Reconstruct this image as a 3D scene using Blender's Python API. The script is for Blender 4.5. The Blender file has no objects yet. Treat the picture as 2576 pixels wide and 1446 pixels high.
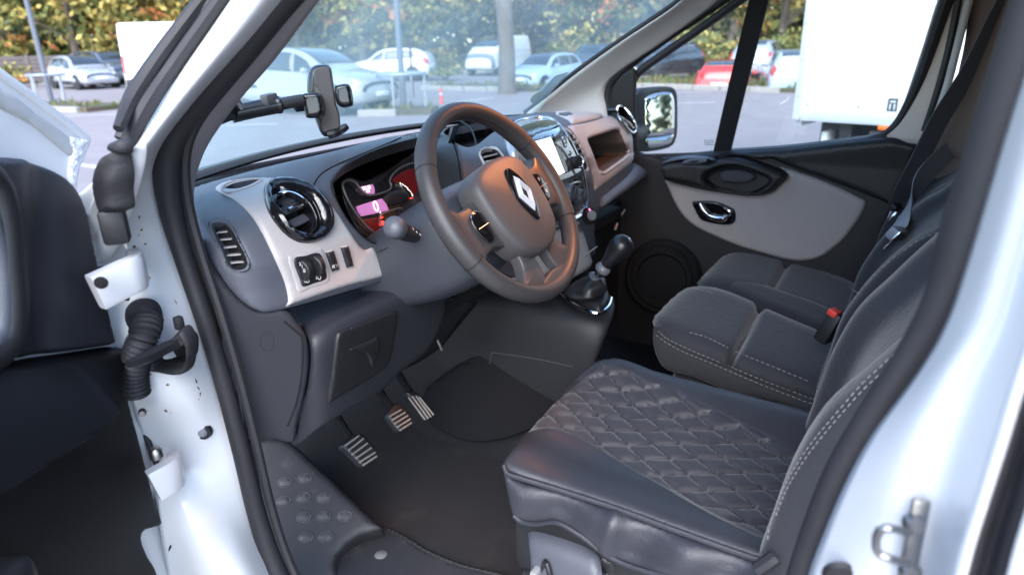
import bpy, bmesh, math, random
import numpy as np
from mathutils import Vector, Matrix
from mathutils.geometry import delaunay_2d_cdt
random.seed(7); rng = np.random.default_rng(7)
SC = bpy.context.scene
COL = SC.collection
R = math.radians
# ------------------------------------------------------------------ camera
# van frame: X to the passenger side, Y to the windscreen, Z up, ground z = 0
FP, CX, CY = 1680.0, 1288.0, 723.0           # focal length and centre in units of a 2576-wide frame
th, ro, yaw = R(20.3), R(1.3), R(58)
up_c = -np.array([math.sin(ro)*math.cos(th), -math.cos(ro)*math.cos(th), math.sin(th)])
fw_c = np.array([0, 0, 1.]) - up_c*up_c[2]; fw_c /= np.linalg.norm(fw_c)
rt_c = np.cross(up_c, fw_c); rt_c = rt_c if rt_c[0] > 0 else -rt_c
M3 = np.stack([math.cos(yaw)*rt_c + math.sin(yaw)*fw_c, -math.sin(yaw)*rt_c + math.cos(yaw)*fw_c, up_c])
CAM = np.array([-1.392, -0.625, 1.70])
cam = bpy.data.cameras.new('camera'); cob = bpy.data.objects.new('camera', cam); COL.objects.link(cob)
cam.sensor_width = 36; cam.lens = FP/2576*36; cam.clip_start = .02; cam.clip_end = 600
mw = Matrix.Identity(4)
for i in range(3):
    mw[i][0] = M3[i, 0]; mw[i][1] = M3[i, 1]; mw[i][2] = -M3[i, 2]; mw[i][3] = CAM[i]
cob.matrix_world = mw
cam.dof.use_dof = True; cam.dof.focus_distance = 1.25; cam.dof.aperture_fstop = 3.8
SC.camera = cob
# ------------------------------------------------------------------ sky, sun, exposure
SUN_AZ, SUN_EL = R(200), R(42)               # where the light comes from (azimuth from +X, counter-clockwise)
w = bpy.data.worlds.new('World'); SC.world = w; w.use_nodes = True
nt = w.node_tree; nt.nodes.clear()
sky = nt.nodes.new('ShaderNodeTexSky'); sky.sky_type = 'NISHITA'; sky.sun_disc = False
sky.sun_elevation = SUN_EL; sky.sun_rotation = R(90) - SUN_AZ
sky.air_density = 1.0; sky.dust_density = 1.0; sky.ozone_density = 1.6
bg = nt.nodes.new('ShaderNodeBackground'); bg.inputs[1].default_value = 0.15
out = nt.nodes.new('ShaderNodeOutputWorld')
nt.links.new(sky.outputs[0], bg.inputs[0]); nt.links.new(bg.outputs[0], out.inputs[0])
sl = bpy.data.lights.new('sun', 'SUN'); sl.energy = 1.0; sl.angle = R(50); sl.color = (1, .98, .97)
so = bpy.data.objects.new('sun', sl); COL.objects.link(so)
sd = Vector((math.cos(SUN_AZ)*math.cos(SUN_EL), math.sin(SUN_AZ)*math.cos(SUN_EL), math.sin(SUN_EL)))
so.rotation_euler = sd.to_track_quat('Z', 'Y').to_euler(); so.location = (-20, -20, 20)
SC.view_settings.view_transform = 'Standard'; SC.view_settings.look = 'None'
SC.view_settings.gamma = 1; SC.view_settings.use_curve_mapping = False
SC.view_settings.exposure = 2.32
SC.cycles.use_denoising = True
SC.cycles.max_bounces = 8; SC.cycles.transparent_max_bounces = 16
SC.cycles.sample_clamp_indirect = 6
SC.cycles.caustics_reflective = False; SC.cycles.caustics_refractive = False
# ------------------------------------------------------------------ helpers
def rays(pts):
    p = np.asarray([(q[0], q[1]) for q in pts], float)
    d = np.stack([p[:, 0]-CX, CY-p[:, 1], np.full(len(p), FP)], 1) @ M3.T
    return d/np.linalg.norm(d, axis=1)[:, None]
def at(x, y, **k):
    d = rays([(x, y)])[0]
    for i, a in enumerate('XYZ'):
        if a in k: return CAM + d*((k[a]-CAM[i])/d[i])
    return CAM + d*k['D']
def depth_at(x, y, zc):
    return CAM + M3 @ np.array([(x-CX)/FP*zc, (CY-y)/FP*zc, zc])
def plane(p, n):
    p = np.asarray(p, float); n = np.asarray(n, float); n /= np.linalg.norm(n)
    return lambda P: (P-p) @ n
def hit(g, pts, t0=.25, t1=3.2, n=150, mask=False):
    d = rays(pts); T = np.zeros(len(d)); OK = np.zeros(len(d), bool); ts = np.linspace(t0, t1, n)
    for a in range(0, len(d), 1500):
        dd = d[a:a+1500]
        P = CAM + dd[:, None, :]*ts[None, :, None]
        v = g(P.reshape(-1, 3)).reshape(len(dd), n)
        s0 = np.sign(v[:, :1]); ch = (np.sign(v) != s0); ok = ch.any(1)
        av = np.abs(v); inc = np.zeros_like(av, bool); inc[:, 1:-1] = (av[:, 2:] > av[:, 1:-1]) & (av[:, 1:-1] <= av[:, :-2])
        fm = np.where(inc.any(1), inc.argmax(1), av.argmin(1))
        j = np.where(ok, ch.argmax(1), fm); j = np.clip(j, 1, n-1)
        lo = ts[j-1].copy(); hi = ts[j].copy(); vl = v[np.arange(len(dd)), j-1]
        for _ in range(22):
            m = (lo+hi)/2; vm = g(CAM + dd*m[:, None])
            sm = np.sign(vm) == np.sign(vl)
            lo = np.where(sm, m, lo); hi = np.where(sm, hi, m)
        T[a:a+1500] = np.where(ok, (lo+hi)/2, ts[j]); OK[a:a+1500] = ok
    P = CAM + d*T[:, None]
    e = 1e-3
    N = np.stack([g(P+np.eye(3)[i]*e)-g(P-np.eye(3)[i]*e) for i in range(3)], 1)
    N /= np.linalg.norm(N, axis=1)[:, None]+1e-12
    N = np.where(((CAM-P)*N).sum(1)[:, None] < 0, -N, N)
    return (P, N, T, OK) if mask else (P, N, T)
def cr(pts, n=5, closed=False):
    """Catmull-Rom through points of any dimension"""
    p = np.asarray(pts, float); m = len(p)
    if m < 3 and not closed:
        return np.stack([p[0]+(p[-1]-p[0])*t for t in np.linspace(0, 1, n+1)])
    o = []
    for i in range(m if closed else m-1):
        a, b = p[i], p[(i+1) % m]
        z = p[i-1] if (closed or i > 0) else 2*a-b
        c = p[(i+2) % m] if (closed or i+2 < m) else 2*b-a
        for k in range(n):
            t = k/n
            o.append(.5*((2*a)+(b-z)*t+(2*z-5*a+4*b-c)*t*t+(3*a-z-3*b+c)*t**3))
    if not closed: o.append(p[-1])
    return np.array(o)
def outline(pts, n=5):
    """closed outline; a point with a third entry is a sharp corner"""
    cs = [i for i, p in enumerate(pts) if len(p) > 2]
    xy = [(p[0], p[1]) for p in pts]
    if not cs: return cr(xy, n, True)
    o = []
    for a, i in enumerate(cs):
        j = cs[(a+1) % len(cs)]
        if j <= i: j += len(pts)
        seg = [xy[k % len(pts)] for k in range(i, j+1)]
        s = cr(seg, n)
        o.append(s[:-1])
    return np.concatenate(o)
def inpoly(P, poly):
    x, y = P[:, 0], P[:, 1]; r = np.zeros(len(P), bool); j = len(poly)-1
    for i in range(len(poly)):
        xi, yi = poly[i]; xj, yj = poly[j]
        if yi != yj:
            r ^= ((yi > y) != (yj > y)) & (x < (xj-xi)*(y-yi)/(yj-yi)+xi)
        j = i
    return r
def dist_poly(P, poly):
    a = poly; b = np.roll(poly, -1, 0); D = np.full(len(P), 1e9)
    for i in range(len(a)):
        ab = b[i]-a[i]; L = (ab*ab).sum()+1e-12
        t = np.clip(((P-a[i]) @ ab)/L, 0, 1)
        D = np.minimum(D, np.hypot(*(P-(a[i]+t[:, None]*ab)).T))
    return D
def newobj(name, me, m, parent=None, smooth=True, ang=40):
    ob = bpy.data.objects.new(name, me); COL.objects.link(ob)
    if m is not None:
        for mm in (m if isinstance(m, (list, tuple)) else [m]): me.materials.append(mm)
    if parent is not None:
        ob.parent = parent
        if not LOCAL[0]: ob.matrix_parent_inverse = Matrix.Translation(-Vector(WORLD0.get(parent.name, (0, 0, 0))))
    if smooth:
        me.shade_smooth()
        if ang: me.set_sharp_from_angle(angle=R(ang))
    return ob
WORLD0 = {}; LOCAL = [False]
def meshobj(name, V, Fc, m, parent=None, smooth=True, ang=40):
    me = bpy.data.meshes.new(name); me.from_pydata([tuple(map(float, v)) for v in V], [], [tuple(map(int, f)) for f in Fc]); me.update()
    bm = bmesh.new(); bm.from_mesh(me); bmesh.ops.recalc_face_normals(bm, faces=bm.faces); bm.to_mesh(me); bm.free()
    return newobj(name, me, m, parent, smooth, ang)
def empty(name, loc, label=None, cat=None, group=None):
    o = bpy.data.objects.new(name, None); COL.objects.link(o); o.location = loc; o.empty_display_size = .1
    WORLD0[o.name] = tuple(loc)
    tag(o, label, cat, group); return o
def tag(o, label=None, cat=None, group=None, kind=None):
    if label: o['label'] = label
    if cat: o['category'] = cat
    if group: o['group'] = group
    if kind: o['kind'] = kind
    return o
def patch(name, ol, g, m, parent=None, thick=.003, rnd=.006, off=0., step=16, holes=(), skirt=.006, disp=None, ang=50, n=5, t1=3.2):
    """a panel with rounded edges lying on the surface g = 0, cut to an outline"""
    O = outline(ol, n); H = [outline(h, n) for h in holes]
    loops = [O]+H; V = []; E = []
    for L in loops:
        b = len(V); V += [tuple(p) for p in L]; E += [(b+i, b+(i+1) % len(L)) for i in range(len(L))]
    nb = len(V)
    lo, hi = O.min(0), O.max(0)
    gx = np.arange(lo[0]-step, hi[0]+step, step); gy = np.arange(lo[1]-step, hi[1]+step, step*.87)
    G = np.array([(x+(k % 2)*step/2, y) for k, y in enumerate(gy) for x in gx])
    dc = np.linalg.norm(hit(g, [O.mean(0)], t1=t1)[0][0]-CAM)
    rp = rnd*FP/dc
    cand = [(G, step*.45)]
    for fr in (.25, .6, 1.0):
        if rp*fr < 1.5: continue
        for L in loops:
            tgt = np.roll(L, -1, 0)-np.roll(L, 1, 0); nn = np.stack([-tgt[:, 1], tgt[:, 0]], 1); nn /= np.linalg.norm(nn, axis=1)[:, None]+1e-9
            for s in (1, -1): cand.append((L+nn*s*rp*fr, rp*fr*.8))
    I = []
    for Q, mind in cand:
        k = inpoly(Q, O)
        for h in H: k &= ~inpoly(h*0+h, h)[:1].repeat(len(Q)) if False else ~inpoly(Q, h)
        Q = Q[k]
        if not len(Q): continue
        D = np.minimum.reduce([dist_poly(Q, L) for L in loops])
        Q = Q[D > mind]; I.append(Q)
    I = np.concatenate(I) if I else np.zeros((0, 2))
    V2 = [Vector(v) for v in V]+[Vector(v) for v in I]
    vo, eo, fo, ov, oe, of = delaunay_2d_cdt(V2, E, [], 0, 1e-4)
    vo = np.array([tuple(v) for v in vo]); fo = np.array([tuple(f) for f in fo if len(f) == 3])
    ce = vo[fo].mean(1); k = inpoly(ce, O)
    for h in H: k &= ~inpoly(ce, h)
    fo = fo[k]
    us = np.unique(fo); rm = -np.ones(len(vo), int); rm[us] = np.arange(len(us)); vo = vo[us]; fo = rm[fo]
    P, N, T, OK = hit(g, vo, t1=t1, mask=True)
    if (~OK).any() and OK.any():
        # rays that pass the surface: pull them back to its silhouette
        bad = np.where(~OK)[0]; good = vo[OK]; w0 = vo.copy()
        near = np.array([good[((good-vo[b])**2).sum(1).argmin()] for b in bad]); lo_ = near.copy(); hi_ = vo[bad].copy()
        for _ in range(9):
            md = (lo_+hi_)/2; k_ = hit(g, md, t1=t1, mask=True)[3]
            lo_ = np.where(k_[:, None], md, lo_); hi_ = np.where(k_[:, None], hi_, md)
        P2, N2, T2 = hit(g, lo_, t1=t1); P[bad] = P2; N[bad] = N2; T[bad] = T2
    D = np.minimum.reduce([dist_poly(vo, L) for L in loops])*T/FP
    q = np.clip(D/max(rnd, 1e-5), 0, 1)
    h = off + thick*np.sqrt(1-(1-q)**2)
    if disp is not None: h = h + disp(P, vo, D)
    W = P + N*h[:, None]
    cnt = {}
    for f in fo:
        for a, b in ((f[0], f[1]), (f[1], f[2]), (f[2], f[0])):
            kk = (min(a, b), max(a, b)); cnt[kk] = cnt.get(kk, 0)+1
    F = [tuple(f) for f in fo]; W = [tuple(v) for v in W]
    if skirt:
        mp = {}
        for (a, b), c in cnt.items():
            if c == 1:
                for v in (a, b):
                    if v not in mp:
                        mp[v] = len(W); W.append(tuple(P[v]+N[v]*(off-skirt)))
                F.append((a, b, mp[b], mp[a]))
    return meshobj(name, W, F, m, parent, True, ang)
def recess(name, ol, g, depth, mw_, mf, parent=None, dirn=None, step=18, shrink=1., n=5, t1=3.2):
    """open box behind an opening: walls and floor"""
    O = outline(ol, n); P, N, T = hit(g, O, t1=t1)
    dv = np.asarray(dirn, float)/np.linalg.norm(dirn) if dirn is not None else -N.mean(0)/np.linalg.norm(N.mean(0))
    c = P.mean(0); Q = c+(P-c)*shrink+dv*depth; k = len(O)
    V = list(P)+list(c+(P-c)*(1+shrink)/2+dv*depth*.5)+list(Q)
    F = [(r*k+i, r*k+(i+1) % k, (r+1)*k+(i+1) % k, (r+1)*k+i) for r in range(2) for i in range(k)]
    wl = meshobj(name, V, F, mw_, parent)
    fl = meshobj(name+'_floor', list(Q)+[Q.mean(0)], [(i, (i+1) % k, k) for i in range(k)], mf, parent)
    return wl, fl
def tube(name, pts, r, m, parent=None, seg=10, closed=False, sub=4, prof=None, upv=None, caps=True):
    p = cr(pts, sub, closed) if sub > 1 else np.asarray(pts, float)
    rr = np.asarray(r, float)
    if rr.ndim == 0: rr = np.full(len(p), float(rr))
    elif len(rr) != len(p): rr = np.interp(np.linspace(0, 1, len(p)), np.linspace(0, 1, len(rr)), rr)
    k = len(p)
    tg = np.roll(p, -1, 0)-np.roll(p, 1, 0) if closed else np.gradient(p, axis=0)
    tg /= np.linalg.norm(tg, axis=1)[:, None]+1e-12
    u = np.asarray(upv, float) if upv is not None else (np.array([0, 0, 1.]) if abs(tg[0][2]) < .9 else np.array([1., 0, 0]))
    V = []
    pr = prof if prof is not None else [(math.cos(2*math.pi*i/seg), math.sin(2*math.pi*i/seg)) for i in range(seg)]
    s = len(pr)
    for i in range(k):
        a = u - tg[i]*(u @ tg[i]); a /= np.linalg.norm(a)+1e-12
        if upv is None: u = a
        b = np.cross(tg[i], a)
        for (x, y) in pr: V.append(p[i]+(a*x+b*y)*rr[i])
    F = [(i*s+j, i*s+(j+1) % s, ((i+1) % k)*s+(j+1) % s, ((i+1) % k)*s+j) for i in range(k if closed else k-1) for j in range(s)]
    if not closed and caps: F += [tuple(range(s)), tuple(range((k-1)*s, k*s))]
    return meshobj(name, V, F, m, parent)
def grid(name, rows, m, parent=None, su=4, sv=4, thick=0., ang=60, closed_u=False):
    Rw = np.array([[np.asarray(p, float) for p in r] for r in rows])
    A = np.array([cr(r, sv) for r in Rw]) if sv > 1 else Rw
    B = np.array([cr(A[:, j], su, closed_u) for j in range(A.shape[1])]) if su > 1 else A.transpose(1, 0, 2)
    nv, nu = B.shape[:2]; V = B.reshape(-1, 3)
    F = [(j*nu+i, j*nu+(i+1) % nu, (j+1)*nu+(i+1) % nu, (j+1)*nu+i) for j in range(nv-1) for i in range(nu if closed_u else nu-1)]
    o = meshobj(name, V, F, m, parent, True, ang)
    if thick:
        md = o.modifiers.new('solid', 'SOLIDIFY'); md.thickness = thick; md.offset = 0
    return o
def box(name, c, s, m, parent=None, rot=None, bev=.003, seg=2, basis=None):
    bm = bmesh.new(); bmesh.ops.create_cube(bm, size=1)
    for v in bm.verts: v.co = Vector((v.co.x*s[0], v.co.y*s[1], v.co.z*s[2]))
    if bev: bmesh.ops.bevel(bm, geom=bm.edges[:], offset=min(bev, min(s)*.45), segments=seg, affect='EDGES', profile=.5)
    mt = Matrix.Identity(4)
    if rot is not None:
        from mathutils import Euler
        mt = Euler(rot).to_matrix().to_4x4()
    if basis is not None:
        mt = Matrix([list(map(float, r)) for r in np.array(basis).T]).to_4x4()
    bm.transform(Matrix.Translation(Vector([float(v) for v in c])) @ mt)
    me = bpy.data.meshes.new(name); bm.to_mesh(me); bm.free()
    return newobj(name, me, m, parent)
def frame(z):
    z = np.asarray(z, float)/np.linalg.norm(z); a = np.array([0, 0, 1.]) if abs(z[2]) < .95 else np.array([0, 1., 0])
    x = np.cross(a, z); x /= np.linalg.norm(x); return x, np.cross(z, x), z
def lathe(name, c, axis, prof, m, parent=None, seg=28, sx=1., sy=1., xdir=None):
    x, y, z = frame(axis)
    if xdir is not None:
        x = np.asarray(xdir, float); x = x-z*(x @ z); x /= np.linalg.norm(x); y = np.cross(z, x)
    c = np.asarray(c, float); V = []; k = len(prof)
    for i in range(seg):
        a = 2*math.pi*i/seg
        for (r, h) in prof: V.append(c+(x*math.cos(a)*sx+y*math.sin(a)*sy)*r+z*h)
    F = [(i*k+j, ((i+1) % seg)*k+j, ((i+1) % seg)*k+j+1, i*k+j+1) for i in range(seg) for j in range(k-1)]
    if prof[0][0] > 1e-5: F.append(tuple(i*k for i in range(seg)))
    if prof[-1][0] > 1e-5: F.append(tuple(i*k+k-1 for i in range(seg)))
    return meshobj(name, V, F, m, parent)
def text(name, s, c, xd, yd, size, m, parent=None, ext=.0004):
    cu = bpy.data.curves.new(name, 'FONT'); cu.body = s; cu.size = size; cu.extrude = ext; cu.align_x = 'CENTER'; cu.align_y = 'CENTER'
    to = bpy.data.objects.new(name+'_src', cu); COL.objects.link(to)
    bpy.context.view_layer.update()
    me = bpy.data.meshes.new_from_object(to.evaluated_get(bpy.context.evaluated_depsgraph_get()))
    bpy.data.objects.remove(to); me.materials.clear()
    x = np.asarray(xd, float); x /= np.linalg.norm(x); y = np.asarray(yd, float); y = y-x*(x @ y); y /= np.linalg.norm(y); z = np.cross(x, y)
    mt = Matrix.Identity(4)
    for i in range(3): mt[i][0] = x[i]; mt[i][1] = y[i]; mt[i][2] = z[i]; mt[i][3] = c[i]
    me.transform(mt)
    return newobj(name, me, m, parent, False)
def smax(a, b, k): return .5*(a+b+np.sqrt((a-b)**2+k*k))
def ss(a, b, x):
    t = np.clip((x-a)/(b-a), 0, 1); return t*t*(3-2*t)
def zt(x0, y0, sc):
    """turns points read in an enlarged view into frame units"""
    return lambda pts: [((x0+p[0]*sc)*.62891, (y0+p[1]*sc)*.62891)+tuple(p[2:]) for p in pts]
# ------------------------------------------------------------------ materials
def mat(name, col, rough=.5, metal=0., bump=0., bscale=300., var=.12, vscale=6., coat=0., spec=.5, emit=None, estr=0., rvar=.08, sheen=0., dirt=None, dscale=4., bump2=None):
    m = bpy.data.materials.new(name); m.use_nodes = True; t = m.node_tree; N = t.nodes; L = t.links
    b = N['Principled BSDF']; b.inputs['Metallic'].default_value = metal; b.inputs['Specular IOR Level'].default_value = spec
    b.inputs['Coat Weight'].default_value = coat; b.inputs['Coat Roughness'].default_value = .06
    if sheen: b.inputs['Sheen Weight'].default_value = sheen; b.inputs['Sheen Roughness'].default_value = .4
    tc = N.new('ShaderNodeNewGeometry')
    n1 = N.new('ShaderNodeTexNoise'); n1.inputs['Scale'].default_value = vscale; n1.inputs['Detail'].default_value = 6; L.new(tc.outputs['Position'], n1.inputs['Vector'])
    mx = N.new('ShaderNodeMix'); mx.data_type = 'RGBA'
    c = np.array(col, float); mx.inputs[6].default_value = (*np.clip(c*(1-var), 0, 1), 1); mx.inputs[7].default_value = (*np.clip(c*(1+var), 0, 1), 1)
    L.new(n1.outputs['Fac'], mx.inputs[0]); last = mx.outputs[2]
    if dirt is not None:
        n3 = N.new('ShaderNodeTexNoise'); n3.inputs['Scale'].default_value = dscale; n3.inputs['Detail'].default_value = 9; n3.inputs['Roughness'].default_value = .65; L.new(tc.outputs['Position'], n3.inputs['Vector'])
        rp = N.new('ShaderNodeMapRange'); rp.inputs[1].default_value = dirt[3]; rp.inputs[2].default_value = dirt[3]+.16; rp.inputs[3].default_value = 0; rp.inputs[4].default_value = dirt[4]; L.new(n3.outputs['Fac'], rp.inputs[0])
        m2 = N.new('ShaderNodeMix'); m2.data_type = 'RGBA'; L.new(rp.outputs[0], m2.inputs[0]); L.new(last, m2.inputs[6]); m2.inputs[7].default_value = (*dirt[:3], 1); last = m2.outputs[2]
    L.new(last, b.inputs['Base Color'])
    r = N.new('ShaderNodeMapRange'); r.inputs[3].default_value = max(rough-rvar, .02); r.inputs[4].default_value = min(rough+rvar, 1); L.new(n1.outputs['Fac'], r.inputs[0]); L.new(r.outputs[0], b.inputs['Roughness'])
    if bump:
        n2 = N.new('ShaderNodeTexNoise'); n2.inputs['Scale'].default_value = bscale; n2.inputs['Detail'].default_value = 3; L.new(tc.outputs['Position'], n2.inputs['Vector'])
        bp = N.new('ShaderNodeBump'); bp.inputs['Strength'].default_value = bump; bp.inputs['Distance'].default_value = .4/bscale; L.new(n2.outputs['Fac'], bp.inputs['Height']); L.new(bp.outputs[0], b.inputs['Normal'])
    if bump2:
        n4 = N.new('ShaderNodeTexNoise'); n4.inputs['Scale'].default_value = bump2[0]; n4.inputs['Detail'].default_value = 5; n4.inputs['Distortion'].default_value = .6; L.new(tc.outputs['Position'], n4.inputs['Vector'])
        b4 = N.new('ShaderNodeBump'); b4.inputs['Strength'].default_value = bump2[1]; b4.inputs['Distance'].default_value = .5/bump2[0]; L.new(n4.outputs['Fac'], b4.inputs['Height'])
        if bump: L.new(bp.outputs[0], b4.inputs['Normal'])
        L.new(b4.outputs[0], b.inputs['Normal'])
    if emit is not None: b.inputs['Emission Color'].default_value = (*emit, 1); b.inputs['Emission Strength'].default_value = estr
    return m
def glassmat(name, tint=(.93, .98, .97), dust_veil=.06, rough=0.0, dcol=(.55, .7, .75)):
    m = bpy.data.materials.new(name); m.use_nodes = True; t = m.node_tree; N = t.nodes; L = t.links; N.clear()
    o = N.new('ShaderNodeOutputMaterial'); tr = N.new('ShaderNodeBsdfTransparent'); tr.inputs[0].default_value = (*tint, 1)
    gl = N.new('ShaderNodeBsdfGlossy'); gl.inputs['Roughness'].default_value = rough
    ge = N.new('ShaderNodeNewGeometry'); dt = N.new('ShaderNodeVectorMath'); dt.operation = 'DOT_PRODUCT'; L.new(ge.outputs['Normal'], dt.inputs[0]); L.new(ge.outputs['Incoming'], dt.inputs[1])
    ab = N.new('ShaderNodeMath'); ab.operation = 'ABSOLUTE'; L.new(dt.outputs['Value'], ab.inputs[0])
    om = N.new('ShaderNodeMath'); om.operation = 'SUBTRACT'; om.inputs[0].default_value = 1; L.new(ab.outputs[0], om.inputs[1])
    pw = N.new('ShaderNodeMath'); pw.operation = 'POWER'; pw.inputs[1].default_value = 5; L.new(om.outputs[0], pw.inputs[0])
    fr = N.new('ShaderNodeMath'); fr.operation = 'MULTIPLY_ADD'; fr.inputs[1].default_value = .92; fr.inputs[2].default_value = .07; L.new(pw.outputs[0], fr.inputs[0])
    mx = N.new('ShaderNodeMixShader'); L.new(fr.outputs[0], mx.inputs[0]); L.new(tr.outputs[0], mx.inputs[1]); L.new(gl.outputs[0], mx.inputs[2])
    df = N.new('ShaderNodeBsdfDiffuse'); df.inputs[0].default_value = (*dcol, 1); tl = N.new('ShaderNodeBsdfTranslucent'); tl.inputs[0].default_value = (*dcol, 1)
    dd = N.new('ShaderNodeMixShader'); dd.inputs[0].default_value = .6; L.new(df.outputs[0], dd.inputs[1]); L.new(tl.outputs[0], dd.inputs[2])
    g = N.new('ShaderNodeNewGeometry'); n = N.new('ShaderNodeTexNoise'); n.inputs['Scale'].default_value = 3; n.inputs['Detail'].default_value = 5; L.new(g.outputs['Position'], n.inputs['Vector'])
    mr = N.new('ShaderNodeMapRange'); mr.inputs[1].default_value = .35; mr.inputs[2].default_value = .7; mr.inputs[3].default_value = dust_veil*.6; mr.inputs[4].default_value = dust_veil*1.4; L.new(n.outputs['Fac'], mr.inputs[0])
    m2 = N.new('ShaderNodeMixShader'); L.new(mr.outputs[0], m2.inputs[0]); L.new(mx.outputs[0], m2.inputs[1]); L.new(dd.outputs[0], m2.inputs[2]); L.new(m2.outputs[0], o.inputs[0])
    return m
WHITE = mat('white_paint', (.62, .63, .645), .32, coat=.3, var=.02, vscale=3, dirt=(.45, .42, .38, .66, .35), dscale=5, bump=.02, bscale=60)
WHITE_CL = mat('white_paint_clean', (.62, .63, .645), .3, coat=.4, var=.02, vscale=2, rvar=.04)
PL_DK = mat('dark_plastic', (.070, .076, .094), .45, bump=.5, bscale=900, var=.12, vscale=9, dirt=(.12, .125, .14, .56, .28), dscale=16, bump2=(160, .12))
PL_BK = mat('black_plastic', (.011, .011, .013), .5, bump=.35, bscale=800, var=.15, vscale=10, bump2=(150, .12))
PL_GR = mat('grey_plastic', (.40, .375, .37), .46, bump=.35, bscale=1000, var=.05, vscale=7, dirt=(.32, .30, .295, .6, .3), dscale=14, bump2=(170, .10))
PL_LT = mat('pillar_grey_plastic', (.50, .495, .50), .6, bump=.4, bscale=700, var=.06)
RUBBER = mat('black_rubber', (.016, .0155, .019), .62, bump=.3, bscale=500, var=.25, vscale=25, dirt=(.12, .11, .11, .64, .35), dscale=30)
GLOSS = mat('gloss_black', (.006, .006, .008), .12, coat=.3, var=.05, rvar=.02)
CHROME = mat('chrome', (.75, .76, .78), .12, metal=1, var=.04, rvar=.04)
SILVER = mat('silver_plastic', (.48, .49, .5), .28, metal=.5, var=.04)
SATIN = mat('satin_metal', (.35, .34, .33), .35, metal=1, var=.15, vscale=40, dirt=(.18, .09, .04, .6, .5), dscale=60)
LEATHER = mat('black_leather', (.026, .027, .035), .46, bump=.5, bscale=420, var=.15, vscale=20, bump2=(45, .09), dirt=(.045, .046, .055, .6, .25), dscale=12)
WHEELM = mat('wheel_leather', (.040, .038, .040), .45, bump=.45, bscale=800, var=.18, vscale=14, dirt=(.16, .155, .15, .66, .30), dscale=26)
FABRIC = mat('charcoal_fabric', (.024, .024, .029), .85, bump=.8, bscale=700, var=.22, vscale=220, sheen=.25, bump2=(60, .18))
FABRIC2 = mat('charcoal_fabric_light', (.026, .0265, .033), .8, bump=.8, bscale=700, var=.22, vscale=220, sheen=.3, bump2=(70, .18))
CARPET = mat('floor_mat_black', (.013, .013, .016), .9, bump=.8, bscale=900, var=.3, vscale=30, dirt=(.034, .033, .034, .54, .45), dscale=11)
PL_LO = mat('lower_dash_plastic', (.019, .020, .026), .5, bump=.5, bscale=800, var=.12, vscale=9)
STITCH = mat('white_thread', (.34, .33, .31), .8, var=.1, vscale=80)
DOORGR = mat('door_card_grey', (.33, .30, .295), .8, bump=.6, bscale=800, var=.05, sheen=.15)
DOORDK = mat('door_dark_plastic', (.012, .0115, .013), .55, bump=.45, bscale=700, var=.1, bump2=(150, .12))
FOOT = mat('footwell_black', (.006, .006, .008), .8, bump=.5, bscale=600, spec=.2, var=.25, vscale=20)
RUST = mat('rust', (.16, .07, .03), .9, var=.4, vscale=200)
RED = mat('red_plastic', (.65, .05, .035), .4, var=.05)
ORANGE = mat('orange_lens', (.8, .15, .02), .25, var=.08)
DARKVOID = mat('black_part_or_shade', (.004, .004, .005), .9, var=.2)  # black of real parts and chips, and of shade painted into gaps
WEB = mat('belt_webbing', (.075, .077, .088), .5, bump=.6, bscale=700, var=.15, vscale=90)
WEBG = mat('belt_webbing_grey', (.20, .21, .235), .5, bump=.6, bscale=700, var=.12, vscale=90)
GLASS_W = glassmat('windscreen_glass', (.84, .95, .96), .25, dcol=(.50, .70, .74))  # pale cyan reflection veil mixed into the glass colour, together with dust
GLASS_S = glassmat('side_glass', (.88, .95, .95), .03)
MIRROR = mat('mirror_glass', (.45, .47, .46), .02, metal=1, var=.02, rvar=.01)
LCD = mat('lit_lcd_violet', (.3, .1, .3), .4, emit=(.50, .20, .42), estr=.17, var=.02)
LCDTXT = mat('lit_lcd_digits', (.8, .8, .7), .4, emit=(1, .95, .8), estr=.30, var=.02)
REDLIT = mat('lit_red', (.5, .02, .02), .4, emit=(1, .05, .03), estr=.5, var=.02)
REDDIM = mat('dial_red', (.05, .003, .004), .4, emit=(.5, .01, .015), estr=.022, var=.25, vscale=30)
SCREEN = mat('lit_screen', (.9, .9, .9), .3, emit=(1, .95, .90), estr=.26, var=.02)
SCREENB = mat('lit_screen_bar', (.7, .8, .9), .3, emit=(.72, .85, 1), estr=.16, var=.02)
ICON = mat('icon_print', (.7, .7, .7), .5, var=.03)

from mathutils.bvhtree import BVHTree
def cast(objs, pts, off=.0012):
    """points of existing meshes seen at frame positions, lifted a little towards the viewer's side"""
    V = []; F = []
    for o in objs:
        k = len(V); V += [tuple(v.co) for v in o.data.vertices]; F += [tuple(k+i for i in p.vertices) for p in o.data.polygons]
    bv = BVHTree.FromPolygons(V, F); out = []
    for p in cr([(q[0], q[1]) for q in pts], 4):
        d = rays([p])[0]; h = bv.ray_cast(Vector(CAM), Vector(d))
        if h[0] is not None:
            n_ = np.array(h[1]); n_ = n_ if n_ @ (CAM-np.array(h[0])) > 0 else -n_; out.append(np.array(h[0])+n_*off)
    return out
# ================================================================== the van body
def lx(px, X): return at(px[0], px[1], X=X)
van = empty('van', (0, -.3, .2), 'white van body around the cab, with rusty hinge pillar, black seals and windscreen', 'van')
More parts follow.
